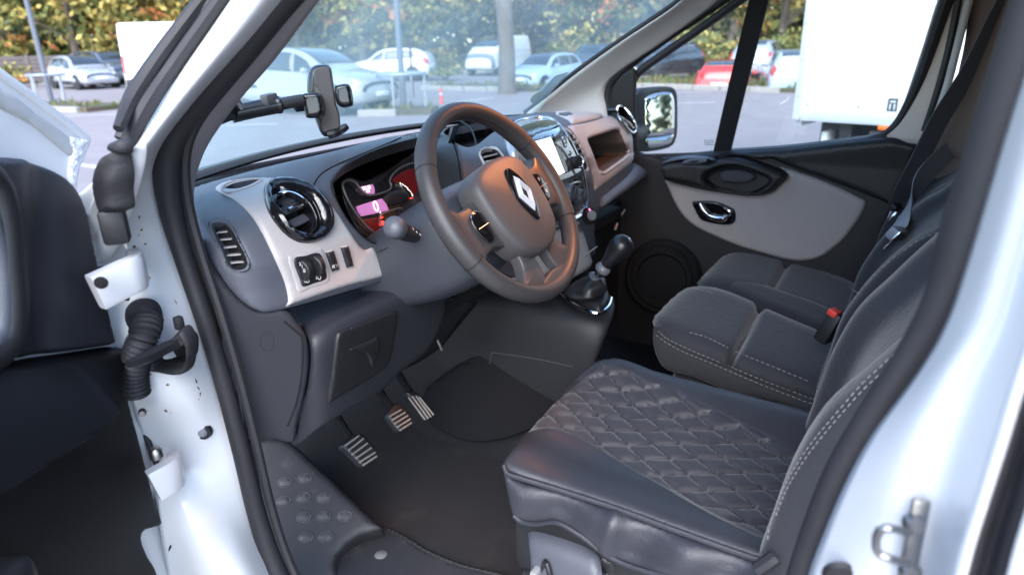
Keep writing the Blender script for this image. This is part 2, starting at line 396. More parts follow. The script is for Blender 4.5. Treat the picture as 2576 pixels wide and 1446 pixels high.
# hinge pillar: rows from above the frame down, columns from the outer skin to the door seal
rowsA = [((612, -60), (660, -60), (705, -60), (755, -60)), ((495, 110), (535, 105), (578, 100), (630, 95)), ((380, 270), (415, 265), (450, 260), (488, 255)),
         ((326, 385), (350, 375), (375, 370), (405, 372)), ((262, 460), (300, 455), (345, 450), (402, 450)), ((215, 560), (285, 560), (350, 560), (425, 560)),
         ((225, 700), (300, 695), (375, 685), (458, 670)), ((270, 850), (345, 840), (430, 825), (508, 815)), ((330, 1000), (405, 1000), (480, 990), (556, 980)),
         ((370, 1150), (445, 1150), (520, 1140), (600, 1140)), ((400, 1300), (480, 1300), (560, 1290), (635, 1290)), ((420, 1446), (520, 1446), (610, 1440), (692, 1430)),
         ((440, 1620), (540, 1620), (660, 1600), (750, 1570))]
XA = [(-.775, -.800, -.800, -.765), (-.815, -.838, -.838, -.795), (-.865, -.882, -.878, -.825), (-.925, -.925, -.905, -.835)] + [(-.955, -.93, -.885, -.832)]*9
XA[6] = (-.94, -.912, -.880, -.832); XA[8] = (-.95, -.928, -.892, -.832); XA[9] = (-.935, -.908, -.875, -.832); XA[11] = (-.96, -.945, -.91, -.832); XA[12] = (-.97, -.95, -.91, -.832)
grid('hinge_pillar', [[lx(p, x) for p, x in zip(r, xs)] for r, xs in zip(rowsA, XA)], WHITE, van, su=7, sv=7, thick=.004, ang=80)
# outer wing below the pillar
patch('front_wing', [(352, 362), (300, 404), (240, 452), (188, 496), (176, 530), (190, 575), (235, 650), (268, 650), (310, 560), (350, 430)], plane((-.935, 0, 0), (1, 0, 0)), WHITE_CL, van, thick=.010, rnd=.02, step=9)
# weather strips
sealA = [((790, -90), -.735), ((706, 0), -.765), ((607, 120), -.79), ((522, 220), -.81), ((456, 305), -.825), ((425, 375), -.835), ((420, 455), -.84), ((434, 545), -.84),
         ((465, 655), -.84), ((515, 805), -.84), ((563, 965), -.84), ((606, 1130), -.84), ((648, 1300), -.84), ((697, 1440), -.84), ((770, 1580), -.84)]
sp = [lx(p, x) for p, x in sealA]
tube('door_seal', sp, [.021, .021, .021, .020, .019, .0185, .018, .0165, .014, .0135, .0135, .014, .015, .017, .017], RUBBER, van, seg=14, sub=8)
tube('door_seal_lip', [p+np.array([.020, -.014, .004]) for p in sp], .008, RUBBER, van, seg=8, sub=8)
tube('windscreen_moulding', [at(555, -60, X=-.79), at(418, 120, X=-.855), at(338, 240, X=-.905), at(297, 325, X=-.945)], [.009, .010, .011, .006], RUBBER, van, seg=8, sub=8)
tube('windscreen_moulding', [at(598, -60, X=-.79), at(448, 150, X=-.85), at(368, 270, X=-.90), at(312, 378, X=-.935)], [.009, .010, .011, .009], RUBBER, van, seg=8, sub=8)
tube('moulding_gap', [at(577, -60, X=-.785), at(434, 136, X=-.845), at(354, 256, X=-.895), at(306, 352, X=-.93)], .009, PL_BK, van, seg=8, sub=6)
# inner pillar trim, driver side
inA = [((880, -120), -.69), ((800, 0), -.715), ((690, 148), -.735), ((600, 252), -.75), ((522, 362), -.765), ((492, 440), -.772), ((484, 500), -.776), ((490, 540), -.778)]
mdA = [((840, -120), -.715), ((755, 0), -.745), ((655, 125), -.77), ((560, 235), -.79), ((490, 335), -.805), ((462, 420), -.812), ((460, 500), -.812), ((470, 545), -.812)]
ouA = [((800, -120), -.735), ((715, 0), -.765), ((615, 120), -.79), ((525, 220), -.81), ((462, 310), -.825), ((435, 400), -.83), ((436, 500), -.83), ((445, 545), -.83)]
grid('pillar_trim', [[lx(*a), lx(*b)+np.array([-.004, -.006, .004]), lx(*c), lx(*c)+np.array([.01, .09, .02])] for c, b, a in zip(inA, mdA, ouA)], mat('pillar_trim_shade', (.20, .19, .20), .65, bump=.4, bscale=700), van, su=5, sv=4, thick=.003)  # same plastic as the far pillar, its shade darkened into the colour
# rubber boot over the mirror harness and the parts in the hinge gap
gB = lambda P: P[:, 0]+.945 - .03*np.exp(-((P[:, 2]-1.49)/.09)**2)*0
patch('mirror_harness_boot', [(290, 382), (312, 378), (322, 410), (327, 440), (325, 480), (328, 520), (312, 530), (290, 540), (268, 530), (262, 490), (264, 445), (274, 408)], plane((-.952, 0, 0), (1, 0, 0)), RUBBER, van, thick=.024, rnd=.022, step=7,
      disp=lambda P, v, D: .008*np.sin((v[:, 0]+v[:, 1]*.35)/11)*np.clip(D/.02, 0, 1)+.006*np.exp(-((v[:, 1]-455)/30)**2-((v[:, 0]-310)/12)**2))
patch('boot_collar', [(288, 356), (314, 350), (324, 372), (318, 388), (292, 384), (280, 372)], plane((-.955, 0, 0), (1, 0, 0)), RUBBER, van, thick=.012, rnd=.012, step=6)
box('connector', at(288, 568, X=-.955), (.03, .03, .045), PL_BK, van, rot=(0, 0, R(-35)), bev=.005)
box('connector_clip', at(312, 592, X=-.92), (.004, .012, .035), WHITE, van, rot=(R(5), 0, R(-35)), bev=.001)
patch('hinge_gap_shade', [(255, 575), (285, 570), (302, 600), (296, 650), (270, 672), (232, 672), (228, 620)], plane((-.90, .33, 1.43), (.75, .65, 0)), DARKVOID, van, thick=.002, rnd=.002, off=.004)  # flat black patches paint the shade of the hinge recess, no opening behind
patch('hinge_gap_shade', [(285, 745), (322, 735), (330, 770), (318, 800), (322, 850), (300, 850), (270, 760)], plane((-.91, .33, 1.35), (.75, .65, 0)), DARKVOID, van, thick=.002, rnd=.002, off=.004)
def bracket(name, c, L, hgt, thk, rz, m, ry=0):
    e = np.array([math.cos(rz), math.sin(rz), 0]); n = np.array([-e[1], e[0], 0]); z = np.array([0, 0, 1.])
    c = np.asarray(c); V = []; prof = []
    # C-shaped strap: back plate, rounded nose, front plate
    pts = [(-L/2, -thk/2), (L/2-thk*.6, -thk/2), (L/2-.1*thk, -thk*.2), (L/2, thk*.3), (L/2-.1*thk, thk*.8), (L/2-thk*.6, thk), (-L/2, thk)]
    return tube(name, [c+e*a+n*b for a, b in pts], hgt/2, m, van, prof=[(1, .15), (1, -.15), (-1, -.15), (-1, .15)], upv=z, sub=3)
HPR = [(1, .30), (.8, .38), (-.8, .38), (-1, .30), (-1, -.30), (-.8, -.38), (.8, -.38), (1, -.30)]
h1 = tube('door_hinge', [at(*p, X=x) for p, x in (((240, 736), -1.000), ((275, 719), -.982), ((310, 702), -.963), ((336, 690), -.948), ((349, 681), -.935), ((350, 672), -.915), ((340, 664), -.895))], .0235, WHITE, van, prof=HPR, upv=(0, 0, 1), sub=4)
lathe('hinge_hole', at(254, 712, X=-1.003), (-.6, -.8, 0), [(0, .0005), (.006, .0005), (.008, -.001)], DARKVOID, h1, seg=16)
tube('door_hinge', [at(*p, X=x) for p, x in (((385, 1222), -.985), ((412, 1206), -.970), ((432, 1194), -.957), ((443, 1184), -.945), ((443, 1174), -.925))], .025, WHITE, van, prof=HPR, upv=(0, 0, 1), sub=4)
lathe('hinge_pin', at(395, 1150, X=-.965), (0, 0, 1), [(.0, 0), (.009, 0), (.009, .012), (.006, .016), (0, .017)], SATIN, van, seg=12)
# corrugated cable sleeve
sl_p = cr([at(372, 800, X=-.925), at(362, 845, X=-.945), at(346, 890, X=-.955), at(336, 940, X=-.96), at(342, 990, X=-.96)], 14)
tube('cable_sleeve', sl_p, [.0185+.0028*math.sin(i*2.1) for i in range(len(sl_p))], RUBBER, van, seg=14, sub=1)
patch('sleeve_grommet', [(325, 800), (328, 765), (350, 752), (385, 755), (405, 780), (408, 830), (395, 862), (350, 858), (330, 840)], plane((-.905, .3, 1.3), (.9, .43, 0)), RUBBER, van, thick=.020, rnd=.022, step=7, off=.004)
# door check strap
ck = plane((-.915, .27, 1.26), (.9, .43, 0))
patch('check_strap_gasket', [(372, 912), (425, 862), (468, 818), (488, 828), (497, 862), (488, 918), (462, 932), (415, 926)], ck, RUBBER, van, thick=.016, rnd=.007, off=.006, step=8,
      holes=[[(405, 900), (440, 870), (466, 848), (480, 860), (480, 895), (470, 908), (425, 912)]])
recess('check_strap_box', [(405, 900), (440, 870), (466, 848), (480, 860), (480, 895), (470, 908), (425, 912)], ck, .02, DARKVOID, PL_BK, van)
tube('edge_seal_or_gap_shade', [at(*p, X=-.935) for p in ((268, 760), (292, 850), (318, 940), (350, 1050), (398, 1180), (424, 1300), (452, 1420), (475, 1540))], .0045, RUBBER, van, seg=8, sub=5)  # dark line painting the shaded gap along the door edge, no real seal
box('gasket_tab', at(450, 812, X=-.90), (.012, .012, .02), RUBBER, van, bev=.003)
tube('check_strap', [at(458, 858, X=-.905), at(410, 878, X=-.935), at(365, 900, X=-.965), at(322, 915, X=-.99)], [.008, .010, .009, .006], PL_BK, van, seg=6, sub=4)
lathe('check_bolt', at(460, 853, X=-.905), (-.9, -.43, 0), [(.0, .010), (.007, .009), (.009, 0), (.009, -.01)], SATIN, van, seg=6)
lathe('check_bolt', at(435, 865, X=-.915), (-.9, -.43, 0), [(.0, .008), (.005, .007), (.006, 0), (.006, -.01)], SATIN, van, seg=6)
# plug and small marks on the pillar
gp = plane((-.875, .22, 1.15), (.86, .5, 0))
lathe('blanking_plug', at(512, 1085, X=-.877), (-.86, -.5, .05), [(0, .007), (.006, .006), (.0085, .003), (.009, .003), (.0125, .003), (.0135, -.004)], RUBBER, van, seg=20)
lathe('plug_cap', at(512, 1085, X=-.877)+np.array([-.86, -.5, .05])*.004, (-.86, -.5, .05), [(0, .0052), (.005, .0045), (.0075, .001), (.0078, -.003)], mat('plug_grey', (.2, .2, .22), .4), van, seg=18)
VANDEP = bpy.context.evaluated_depsgraph_get
pill = [o for o in van.children if o.name.startswith('hinge_pillar')][0]
from mathutils.bvhtree import BVHTree
bmt = bmesh.new(); bmt.from_mesh(pill.data); bmt.normal_update(); BV = BVHTree.FromBMesh(bmt)
def on_pillar(x, y):
    d = rays([(x, y)])[0]; h = BV.ray_cast(Vector(CAM), Vector(d))
    return (np.array(h[0]), np.array(h[1])) if h[0] is not None else (at(x, y, X=-.88), np.array([-1., 0, 0]))
def spot(x, y, w, h, a=0, name='rust_spot', m=None):
    p, nn = on_pillar(x, y)
    if nn @ (CAM-p) < 0: nn = -nn
    X_, Y_, Z_ = frame(nn); V = [p+nn*.0032]; k = 11; s = .62e-3
    ca, sa = math.cos(a), math.sin(a)
    for i in range(k):
        t = 2*math.pi*i/k; rr = random.uniform(.6, 1.15); u, v = math.cos(t)*w*rr*s, math.sin(t)*h*rr*s
        V.append(p+nn*.0026+X_*(u*ca-v*sa)+Y_*(u*sa+v*ca))
    meshobj(name, V, [(0, 1+i, 1+(i+1) % k) for i in range(k)], m or RUST, van)
for a in [(346, 546, 4, 6), (353, 577, 5, 3), (363, 612, 4, 3), (335, 618, 5, 5), (327, 632, 4, 4), (371, 697, 9, 4, -.6), (358, 707, 6, 3, -.6), (421, 966, 4, 4), (418, 1030, 4, 5), (430, 1035, 2, 2), (375, 940, 6, 4), (402, 912, 3, 3), (440, 760, 1.5, 8), (350, 700, 3, 2), (310, 672, 3, 4)]:
    spot(*a)
for a in [(490, 958, 2, 7), (495, 975, 2, 7, .4), (500, 990, 2, 6, -.2), (497, 1003, 1.5, 2), (430, 1375, 3, 16, -.6), (345, 590, 2, 2), (360, 660, 2, 1.5)]:
    spot(*a, name='paint_chip', m=DARKVOID)
# ------------------------------------------------------------------ driver-side B pillar
rowsB = [(-60, (2665, 2740, 2820, 2910)), (300, (2548, 2620, 2690, 2775)), (640, (2446, 2520, 2592, 2665)), (818, (2384, 2462, 2540, 2618)), (948, (2308, 2385, 2480, 2575)), (1096, (2198, 2310, 2425, 2530)),
         (1222, (2128, 2265, 2385, 2490)), (1365, (2067, 2220, 2340, 2445)), (1460, (2033, 2190, 2310, 2420)), (1640, (1985, 2140, 2255, 2370))]
XB = (-.835, -.885, -.892, -.965)
gr = [[at(x, y, X=xx) for x, xx in zip(xs, XB)] for y, xs in rowsB]
grid('rear_door_pillar', gr, WHITE_CL, van, su=6, sv=6, thick=.004, ang=80)
sb = [((2640, -60), -.82), ((2590, 100), -.82), ((2512, 330), -.82), ((2440, 560), -.82), ((2378, 740), -.82), ((2300, 880), -.82), ((2190, 1045), -.82), ((2105, 1190), -.82), ((2050, 1330), -.82), ((2012, 1446), -.82), ((1970, 1600), -.82)]
tube('door_seal', [lx(*a) for a in sb], [.018, .018, .017, .0155, .0135, .0115, .011, .011, .0115, .012, .012], RUBBER, van, seg=14, sub=8)
# inner trim behind that seal
grid('pillar_trim', [[at(x0, y, X=xa), at((x0+x1)/2, y, X=(xa+xb)/2-.006), at(x1, y, X=xb)] for y, x0, x1, xa, xb in ((-60, 2560, 2650, -.765, -.81), (130, 2510, 2590, -.765, -.81), (340, 2447, 2515, -.77, -.81), (535, 2380, 2445, -.78, -.81), (714, 2338, 2390, -.79, -.812), (818, 2300, 2340, -.80, -.815), (1065, 2160, 2185, -.80, -.815), (1285, 2045, 2078, -.80, -.815), (1446, 1990, 2018, -.80, -.815))],
     mat('trim_violet_grey', (.028, .026, .032), .6, bump=.4, bscale=500), van, thick=.004)
lathe('trim_screw', at(2462, 380, X=-.79), (-.9, -.1, 0), [(0, .003), (.006, .002), (.009, -.001)], PL_BK, van, seg=14)
ob = [(2900, -60), (2765, 300), (2665, 640), (2578, 960), (2535, 1110), (2500, 1222), (2455, 1365), (2430, 1460), (2380, 1640)]
grid('rear_gap_seal', [[at(x, y, X=-.962), at(x+48, y+4, X=-.955), at(x+95, y+8, X=-.975)] for x, y in ob], RUBBER, van, su=5, thick=.004)
grid('side_panel', [[at(x+98, y+8, X=-.980), at(x+250, y+20, X=-.985), at(x+700, y+50, X=-.985)] for x, y in ob], WHITE_CL, van, su=5, thick=.004)
stp = at(2296, 1375, X=-.905)
box('striker_plate', stp, (.005, .012, .080), SATIN, van, rot=(0, R(4), R(16)), bev=.002)
l1, l2 = at(2285, 1340, X=-.915), at(2283, 1418, X=-.915)
tube('striker_loop', [l1, at(2245, 1328, X=-.942), at(2213, 1334, X=-.945), at(2203, 1366, X=-.945), at(2212, 1392, X=-.945), at(2245, 1406, X=-.942), l2], .0029, SATIN, van, seg=10, sub=5)
lathe('striker_bolt', at(2300, 1318, X=-.908), (-1, -.2, 0), [(0, .004), (.006, .004), (.008, 0), (.008, -.003)], SATIN, van, seg=12)
lathe('striker_bolt', at(2290, 1440, X=-.908), (-1, -.2, 0), [(0, .004), (.006, .004), (.008, 0), (.008, -.003)], SATIN, van, seg=12)
lathe('body_plug', at(2115, 1452, X=-.875), (-1, -.2, 0), [(0, .003), (.012, .002), (.015, -.002)], PL_BK, van, seg=16)
# ------------------------------------------------------------------ shell that closes the cab: roof, bulkhead, floor, firewall
def roofrow(y, z): return [(-.80, y, z-.10), (-.70, y, z-.02), (-.35, y, z+.02), (0, y, z+.03), (.35, y, z+.02), (.70, y, z-.02), (.80, y, z-.10)]
LINER = mat('roof_lining', (.26, .255, .25), .9, bump=.4, bscale=400)
grid('roof_lining', [roofrow(-.78, 1.99), roofrow(-.4, 2.01), roofrow(-.1, 1.97), roofrow(.06, 1.88)], LINER, van, thick=.02)
grid('roof_panel', [[(x*1.16, y, z+.05 if abs(x) < .75 else z-.02) for x, y, z in r] for r in (roofrow(-1.6, 2.0), roofrow(-.78, 2.02), roofrow(-.4, 2.03), roofrow(-.1, 1.99), roofrow(.06, 1.90))], WHITE_CL, van, thick=.01)
box('bulkhead', (0, -.93, 1.30), (1.76, .03, 1.45), mat('bulkhead_grey', (.05, .045, .045), .8, bump=.3, bscale=200), van, bev=.01)
box('far_side_wall', (.93, -1.25, 1.2), (.03, 1.1, 1.5), WHITE_CL, van, bev=.01)
FLZ = .62
box('cab_floor', (.0, .05, FLZ-.03), (1.62, 1.95, .06), FOOT, van, bev=.01)
box('firewall', (0, .93, 1.0), (1.70, .03, .80), FOOT, van, bev=.01)
box('bonnet', (0, 1.18, 1.28), (1.75, .62, .05), WHITE_CL, van, rot=(R(-16), 0, 0), bev=.02)
box('front_end', (0, 1.50, .80), (1.80, .10, .80), WHITE_CL, van, bev=.04)
box('sill', (-.80, -.15, .57), (.24, 1.0, .14), WHITE_CL, van, bev=.03)
# ------------------------------------------------------------------ windscreen
def wsp(x, top):     # bottom and top edges of the glass
    c = 1-(x/.80)**2
    return np.array([x, .56+.20*c, 1.452+.012*c]) if not top else np.array([x*.93, .015+.10*c, 1.90+.02*c])
wsr = []
for k in range(7):
    t = k/6
    wsr.append([wsp(x, 0)*(1-t)+wsp(x, 1)*t+np.array([0, .02, .02])*math.sin(math.pi*t) for x in np.linspace(-.80, .90, 11)])
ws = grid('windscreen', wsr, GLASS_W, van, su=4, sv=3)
# black cowl strip where dash meets glass
grid('cowl_band', [[wsp(x, 0)+np.array([0, -.06, .001]), wsp(x, 0)+np.array([0, -.02, -.012]), wsp(x, 0)+np.array([0, .03, -.004])] for x in np.linspace(-.78, .78, 12)], DARKVOID, van, su=3, sv=2, thick=.003)
# toll sticker and yellow disc on the screen, low on the passenger side
def on_glass(px, py):
    g = plane((0, .55, 1.66), (0, .76, .90))
    P, N_, T = hit(g, [(px, py)]); return P[0]
gws = lambda P: (P-np.array([0, .66, 1.55])) @ (np.array([0, .44, .64])/math.hypot(.44, .64)) + .055*(P[:, 0]/.8)**2
STK = mat('sticker_paper', (.62, .72, .74), .5, var=.2, vscale=50); STY = mat('sticker_yellow', (.60, .62, .30), .5, var=.1)
patch('screen_sticker', [(1355, 232, 1), (1397, 190, 1), (1432, 180, 1), (1405, 215, 1), (1372, 242, 1)], gws, STK, van, thick=.0006, rnd=.001, step=10, skirt=.001)
patch('round_sticker', [(1335, 248), (1350, 233), (1372, 232), (1375, 243), (1358, 257), (1338, 260)], gws, STY, van, thick=.0006, rnd=.001, step=10, skirt=.001)
# ------------------------------------------------------------------ passenger side pillar trim and seals
def rr(*a): return [at(p[0], p[1], X=p[2]) for p in a]
grid('pillar_trim', [rr((1745, -40, .70), (1790, -40, .735), (1840, -40, .76)), rr((1695, 18, .705), (1735, 18, .74), (1790, 18, .77)), rr((1560, 108, .715), (1600, 118, .76), (1655, 115, .79)), rr((1450, 187, .725), (1490, 205, .775), (1545, 190, .80)),
                     rr((1380, 243, .73), (1440, 252, .78), (1520, 232, .81)), rr((1330, 280, .735), (1420, 285, .785), (1525, 270, .815)), rr((1310, 305, .735), (1410, 310, .785), (1530, 300, .815))], PL_LT, van, su=5, sv=5, thick=.004)
tube('screen_edge_seal', [at(x, y, X=xx) for x, y, xx in ((1765, -50, .705), (1690, 14, .71), (1555, 105, .72), (1445, 183, .73), (1372, 243, .735), (1320, 283, .74))], .008, RUBBER, van, sub=6)
tube('door_seal', [at(x, y, X=xx) for x, y, xx in ((1905, -60, .76), (1800, 10, .785), (1690, 85, .805), (1600, 150, .82), (1543, 200, .83), (1528, 240, .835), (1535, 290, .84), (1560, 340, .84))], [.018, .018, .017, .016, .017, .018, .018, .016], RUBBER, van, seg=12, sub=7)
# passenger-side B pillar
BTR = mat('pillar_beige', (.52, .45, .40), .6, bump=.3, bscale=600)
grid('pillar_trim', [rr((2388, -60, .82), (2412, -60, .80), (2440, -60, .79), (2475, -60, .80)), rr((2360, 0, .82), (2385, 0, .80), (2415, 0, .79), (2455, 0, .80)), rr((2312, 150, .835), (2340, 150, .815), (2370, 150, .80), (2405, 150, .80)), rr((2262, 290, .84), (2292, 290, .82), (2325, 290, .80), (2355, 290, .80)),
                     rr((2215, 355, .845), (2262, 358, .825), (2305, 362, .81), (2330, 370, .80))], BTR, van, su=4, sv=4, thick=.004)
tube('pillar_edge_trim', rr((2455, -60, .77), (2438, 0, .77), (2405, 130, .775), (2380, 225, .78), (2352, 300, .79), (2325, 350, .79)), .010, PL_LT, van, sub=6)
tube('pillar_groove', rr((2430, -60, .785), (2412, 0, .785), (2385, 130, .785), (2355, 240, .79), (2325, 330, .80)), .009, PL_BK, van, sub=6)
grid('belt_pillar_cover', [rr((2440, -60, .80), (2520, -60, .74), (2590, -60, .70)), rr((2430, 100, .80), (2490, 100, .74), (2560, 100, .70)), rr((2390, 260, .80), (2450, 260, .74), (2520, 260, .70)), rr((2330, 400, .80), (2400, 400, .75), (2480, 400, .70)), rr((2270, 560, .80), (2340, 560, .76), (2420, 560, .70))],
     mat('pillar_brown', (.12, .085, .07), .75, bump=.3, bscale=400), van, su=4, sv=4, thick=.004)
# ================================================================== open driver door
FOOT2 = mat('door_pocket_black', (.0035, .0035, .005), .5, bump=.4, bscale=500, spec=.22, var=.2, vscale=12)
dd = empty('driver_door', (-.97, .33, .6), 'open driver door with black inner trim and white metal edge at the left', 'door')
PHI = R(62); DU = np.array([-math.sin(PHI), -math.cos(PHI), 0]); DN = np.array([math.cos(PHI), -math.sin(PHI), 0])
DP = np.array([-.970, .325, 1.2])
gd = plane(DP, DN); gdo = lambda o: plane(DP+DN*o, DN)
DIRTY = mat('white_paint_dirty', (.74, .75, .77), .35, coat=.3, var=.05, dirt=(.22, .2, .17, .56, .75), dscale=22)
patch('door_shell', [(-320, 60, 1), (-100, 120), (0, 188), (60, 231), (130, 284), (200, 333), (222, 352, 1), (212, 378), (195, 405), (183, 450), (180, 500), (197, 565), (222, 640), (250, 730), (275, 815), (300, 905), (330, 1010), (360, 1115), (388, 1220), (418, 1340), (442, 1446), (470, 1600, 1), (-320, 1600, 1)],
      gdo(-.004), WHITE, dd, thick=.010, rnd=.010, skirt=.06, step=26)
tube('window_flange', [at(x, y, Y=.33)*0+hit(gdo(.004), [(x, y)])[0][0] for x, y in ((-120, 105), (0, 190), (70, 240), (140, 293), (205, 342), (216, 354))], .007, WHITE, dd, seg=10, sub=5)
tube('window_flange_edge', [hit(gdo(.004), [(x, y)])[0][0] for x, y in ((216, 356), (204, 388), (188, 425), (182, 470), (182, 505))], .005, DIRTY, dd, seg=8, sub=5)
patch('window_seat', [(-200, 150, 1), (0, 225), (80, 280), (150, 330), (176, 352), (180, 375), (176, 395), (120, 350), (50, 300), (-200, 180, 1)], gdo(.006), mat('glass_channel', (.42, .43, .43), .5, var=.1, vscale=30), dd, thick=.004, rnd=.004, step=14)
patch('corner_sealant', [(178, 345), (200, 348), (216, 356), (204, 378), (190, 402), (184, 440), (180, 470), (174, 440), (178, 400), (182, 378), (174, 360)], gdo(.009), DIRTY, dd, thick=.003, rnd=.004, step=6, disp=lambda P, v, D: .0025*np.sin(v[:, 0]*.9)*np.cos(v[:, 1]*.7))
patch('upper_trim', [(-320, 392, 1), (0, 396), (45, 400), (90, 415), (130, 442), (165, 485), (187, 540), (200, 600), (215, 670), (232, 740), (248, 810), (264, 868, 1), (180, 881), (80, 894), (0, 905), (-320, 930, 1)], gdo(.008), PL_LO, dd, thick=.024, rnd=.009, step=12,
      disp=lambda P, v, D: -.012*np.exp(-((v[:, 0]-70)/40)**2))
def ring(pts): return [hit(gdo(.04), [p])[0][0] for p in pts]
tube('pull_handle', ring([(-60, 420), (-10, 470), (12, 560), (22, 660), (30, 760), (22, 850), (-20, 900), (-80, 915)]), .016, PL_BK, dd, seg=12, sub=6)
tube('pull_handle_trim', ring([(-70, 480), (-30, 540), (0, 640), (10, 740), (5, 830), (-30, 880)]), .010, PL_DK, dd, seg=10, sub=6)
def lowd(P, v, D):
    # a ledge runs under the upper trim, then the panel falls back to the pocket
    x, y = v[:, 0], v[:, 1]
    edge = np.where(x > 105, 1056-(x-105)*1.02, 1062+(105-x)*.55)
    ytop = 905-x*.13
    up_ = np.clip((y-ytop)/np.maximum(edge-ytop, 20), 0, 1); t = ss(-5, 16, y-edge)
    return (.075*np.clip((edge-ytop)/150, .15, 1))*up_**.8*(1-t)+(-.012)*t
patch('lower_trim', [(-320, 936, 1), (0, 911), (80, 899), (180, 886), (262, 873), (284, 874, 1), (290, 905), (287, 928), (305, 945), (318, 1010), (345, 1110), (372, 1215), (404, 1322, 1), (352, 1342), (362, 1390), (385, 1430), (402, 1500), (410, 1600, 1), (-320, 1600, 1)], gdo(.010), FOOT2, dd, thick=.022, rnd=.010, step=7, disp=lowd)
# the rest of the door, beyond the frame
sE = float((hit(gd, [(-318, 800)])[0][0]-DP) @ DU); DB = np.array([DU, np.cross([0, 0, 1.], DU), [0, 0, 1.]])
def dbox(nm, s0, s1, n0, n1, z0_, z1_, m, bev): return box(nm, DP*np.array([1, 1, 0])+DU*(s0+s1)/2+DN*(n0+n1)/2+np.array([0, 0, (z0_+z1_)/2]), (s1-s0, n1-n0, z1_-z0_), m, dd, basis=DB, bev=bev, seg=3)
dbox('door_rear_shell', .03, 1.08, -.085, -.035, .50, 1.52, WHITE_CL, .02); dbox('door_rear_shell', sE-.02, 1.08, -.04, .004, .50, 1.52, WHITE_CL, .015)
dbox('rear_trim', sE-.01, 1.03, .002, .030, .60, 1.46, PL_LO, .02); dbox('armrest', sE-.005, .90, .02, .085, 1.14, 1.20, PL_BK, .02)
# edge hardware seen in the gap
eg = plane(DP+np.array([.01, .03, 0]), (1, -.2, 0))
patch('edge_flange', [(338, 985), (378, 998), (392, 1030), (390, 1052), (372, 1062), (384, 1095), (392, 1150), (408, 1200), (425, 1270), (440, 1345), (428, 1385), (405, 1320), (380, 1220), (355, 1110)], gdo(-.02), WHITE, dd, thick=.002, rnd=.003, step=9, skirt=.004)
lathe('edge_screw', at(358, 1038, X=-.968), (-.6, -.8, 0), [(0, .003), (.004, .003), (.006, 0), (.006, -.004)], SATIN, dd, seg=8)
# ================================================================== passenger door
pd = empty('passenger_door', (.9, -.1, .6), 'closed passenger door with grey card, black upper pad and chrome handle', 'door')
def gpd(o): return lambda P: (P[:, 0]-.85+o)+np.clip(P[:, 2]-1.33, 0, None)*.16
patch('door_base', [(1560, 400, 1), (1600, 388), (1640, 392), (1950, 378), (2240, 346), (2312, 358, 1), (2295, 420), (2240, 530), (2200, 640), (2165, 780, 1), (1950, 900, 1), (1450, 900, 1), (1480, 600, 1)], gpd(0), DOORDK, pd, thick=.006, rnd=.01, step=22, skirt=.05)
z7 = zt(2300, 500, 1500/2410)
patch('belt_pad', z7([(495, 200, 1), (560, 205), (900, 180), (1300, 160), (1700, 115), (2000, 85), (2120, 100), (2208, 118, 1), (2190, 190), (2140, 320), (2080, 430), (2030, 505), (1980, 490), (1880, 450), (1750, 400), (1600, 345), (1450, 295), (1330, 245), (1260, 215), (1180, 222), (1060, 195), (950, 195), (880, 208), (750, 215), (600, 228)]), gpd(.014), PL_BK, pd, thick=.020, rnd=.020, step=9)
patch('card_panel', z7([(578, 352, 1), (700, 385), (850, 420), (1000, 442), (1120, 455), (1210, 450), (1280, 425), (1320, 385), (1370, 330), (1330, 280), (1290, 255), (1400, 290), (1550, 340), (1700, 400), (1800, 450), (1878, 490, 1), (1850, 560), (1800, 640), (1740, 720), (1670, 785), (1590, 840), (1520, 864), (1430, 872), (1330, 855), (1200, 820), (1080, 785), (950, 735), (820, 675), (740, 625), (680, 560), (640, 490), (605, 410)]), gpd(.004), DOORGR, pd, thick=.016, rnd=.014, step=10)
rec_ol = z7([(845, 335), (870, 305), (930, 278), (1000, 266), (1080, 275), (1160, 300), (1220, 325), (1252, 348), (1225, 385), (1170, 418), (1100, 438), (1000, 424), (920, 405), (860, 370)])
patch('armrest', z7([(555, 262, 1), (590, 240), (660, 228), (760, 222), (880, 232), (930, 215), (1000, 205), (1080, 210), (1160, 232), (1250, 265), (1330, 295), (1372, 320, 1), (1345, 350), (1310, 385), (1260, 425), (1200, 440), (1120, 440), (1000, 425), (850, 402), (700, 372), (582, 348, 1)]), gpd(.028), DOORDK, pd, thick=.034, rnd=.020, step=8, holes=[rec_ol], skirt=.04)
recess('pull_recess', rec_ol, gpd(.05), .045, PL_DK, PL_BK, pd, dirn=(1, .1, -.35))
patch('pull_grip', z7([(930, 300), (1000, 285), (1080, 290), (1150, 315), (1158, 345), (1110, 370), (1020, 375), (940, 360)]), gpd(.02), mat('grip_soft', (.035, .038, .05), .7), pd, thick=.010, rnd=.012, step=7)
grid('armrest_top', [[at(*p, X=x) for p, x in zip(r, (.80, .83))] for r in [(( 1664, 412), (1668, 405)), ((1705, 402), (1712, 394)), ((1760, 399), (1765, 393)), ((1800, 404), (1805, 397))]], PL_DK, pd, thick=.004)
sw = patch('window_switch', z7([(693, 240), (720, 225), (845, 212), (855, 225), (830, 248), (700, 256)]), gpd(.062), PL_DK, pd, thick=.006, rnd=.005, step=6)
patch('switch_rocker', z7([(735, 232), (780, 226), (790, 238), (745, 244)]), gpd(.069), PL_BK, pd, thick=.004, rnd=.004, step=5)
patch('handle_bezel', z7([(752, 500), (775, 487), (850, 484), (930, 495), (1010, 530), (1032, 550), (1036, 610), (1010, 638), (950, 643), (860, 628), (810, 610), (775, 560)]), gpd(.018), GLOSS, pd, thick=.008, rnd=.008, step=6)
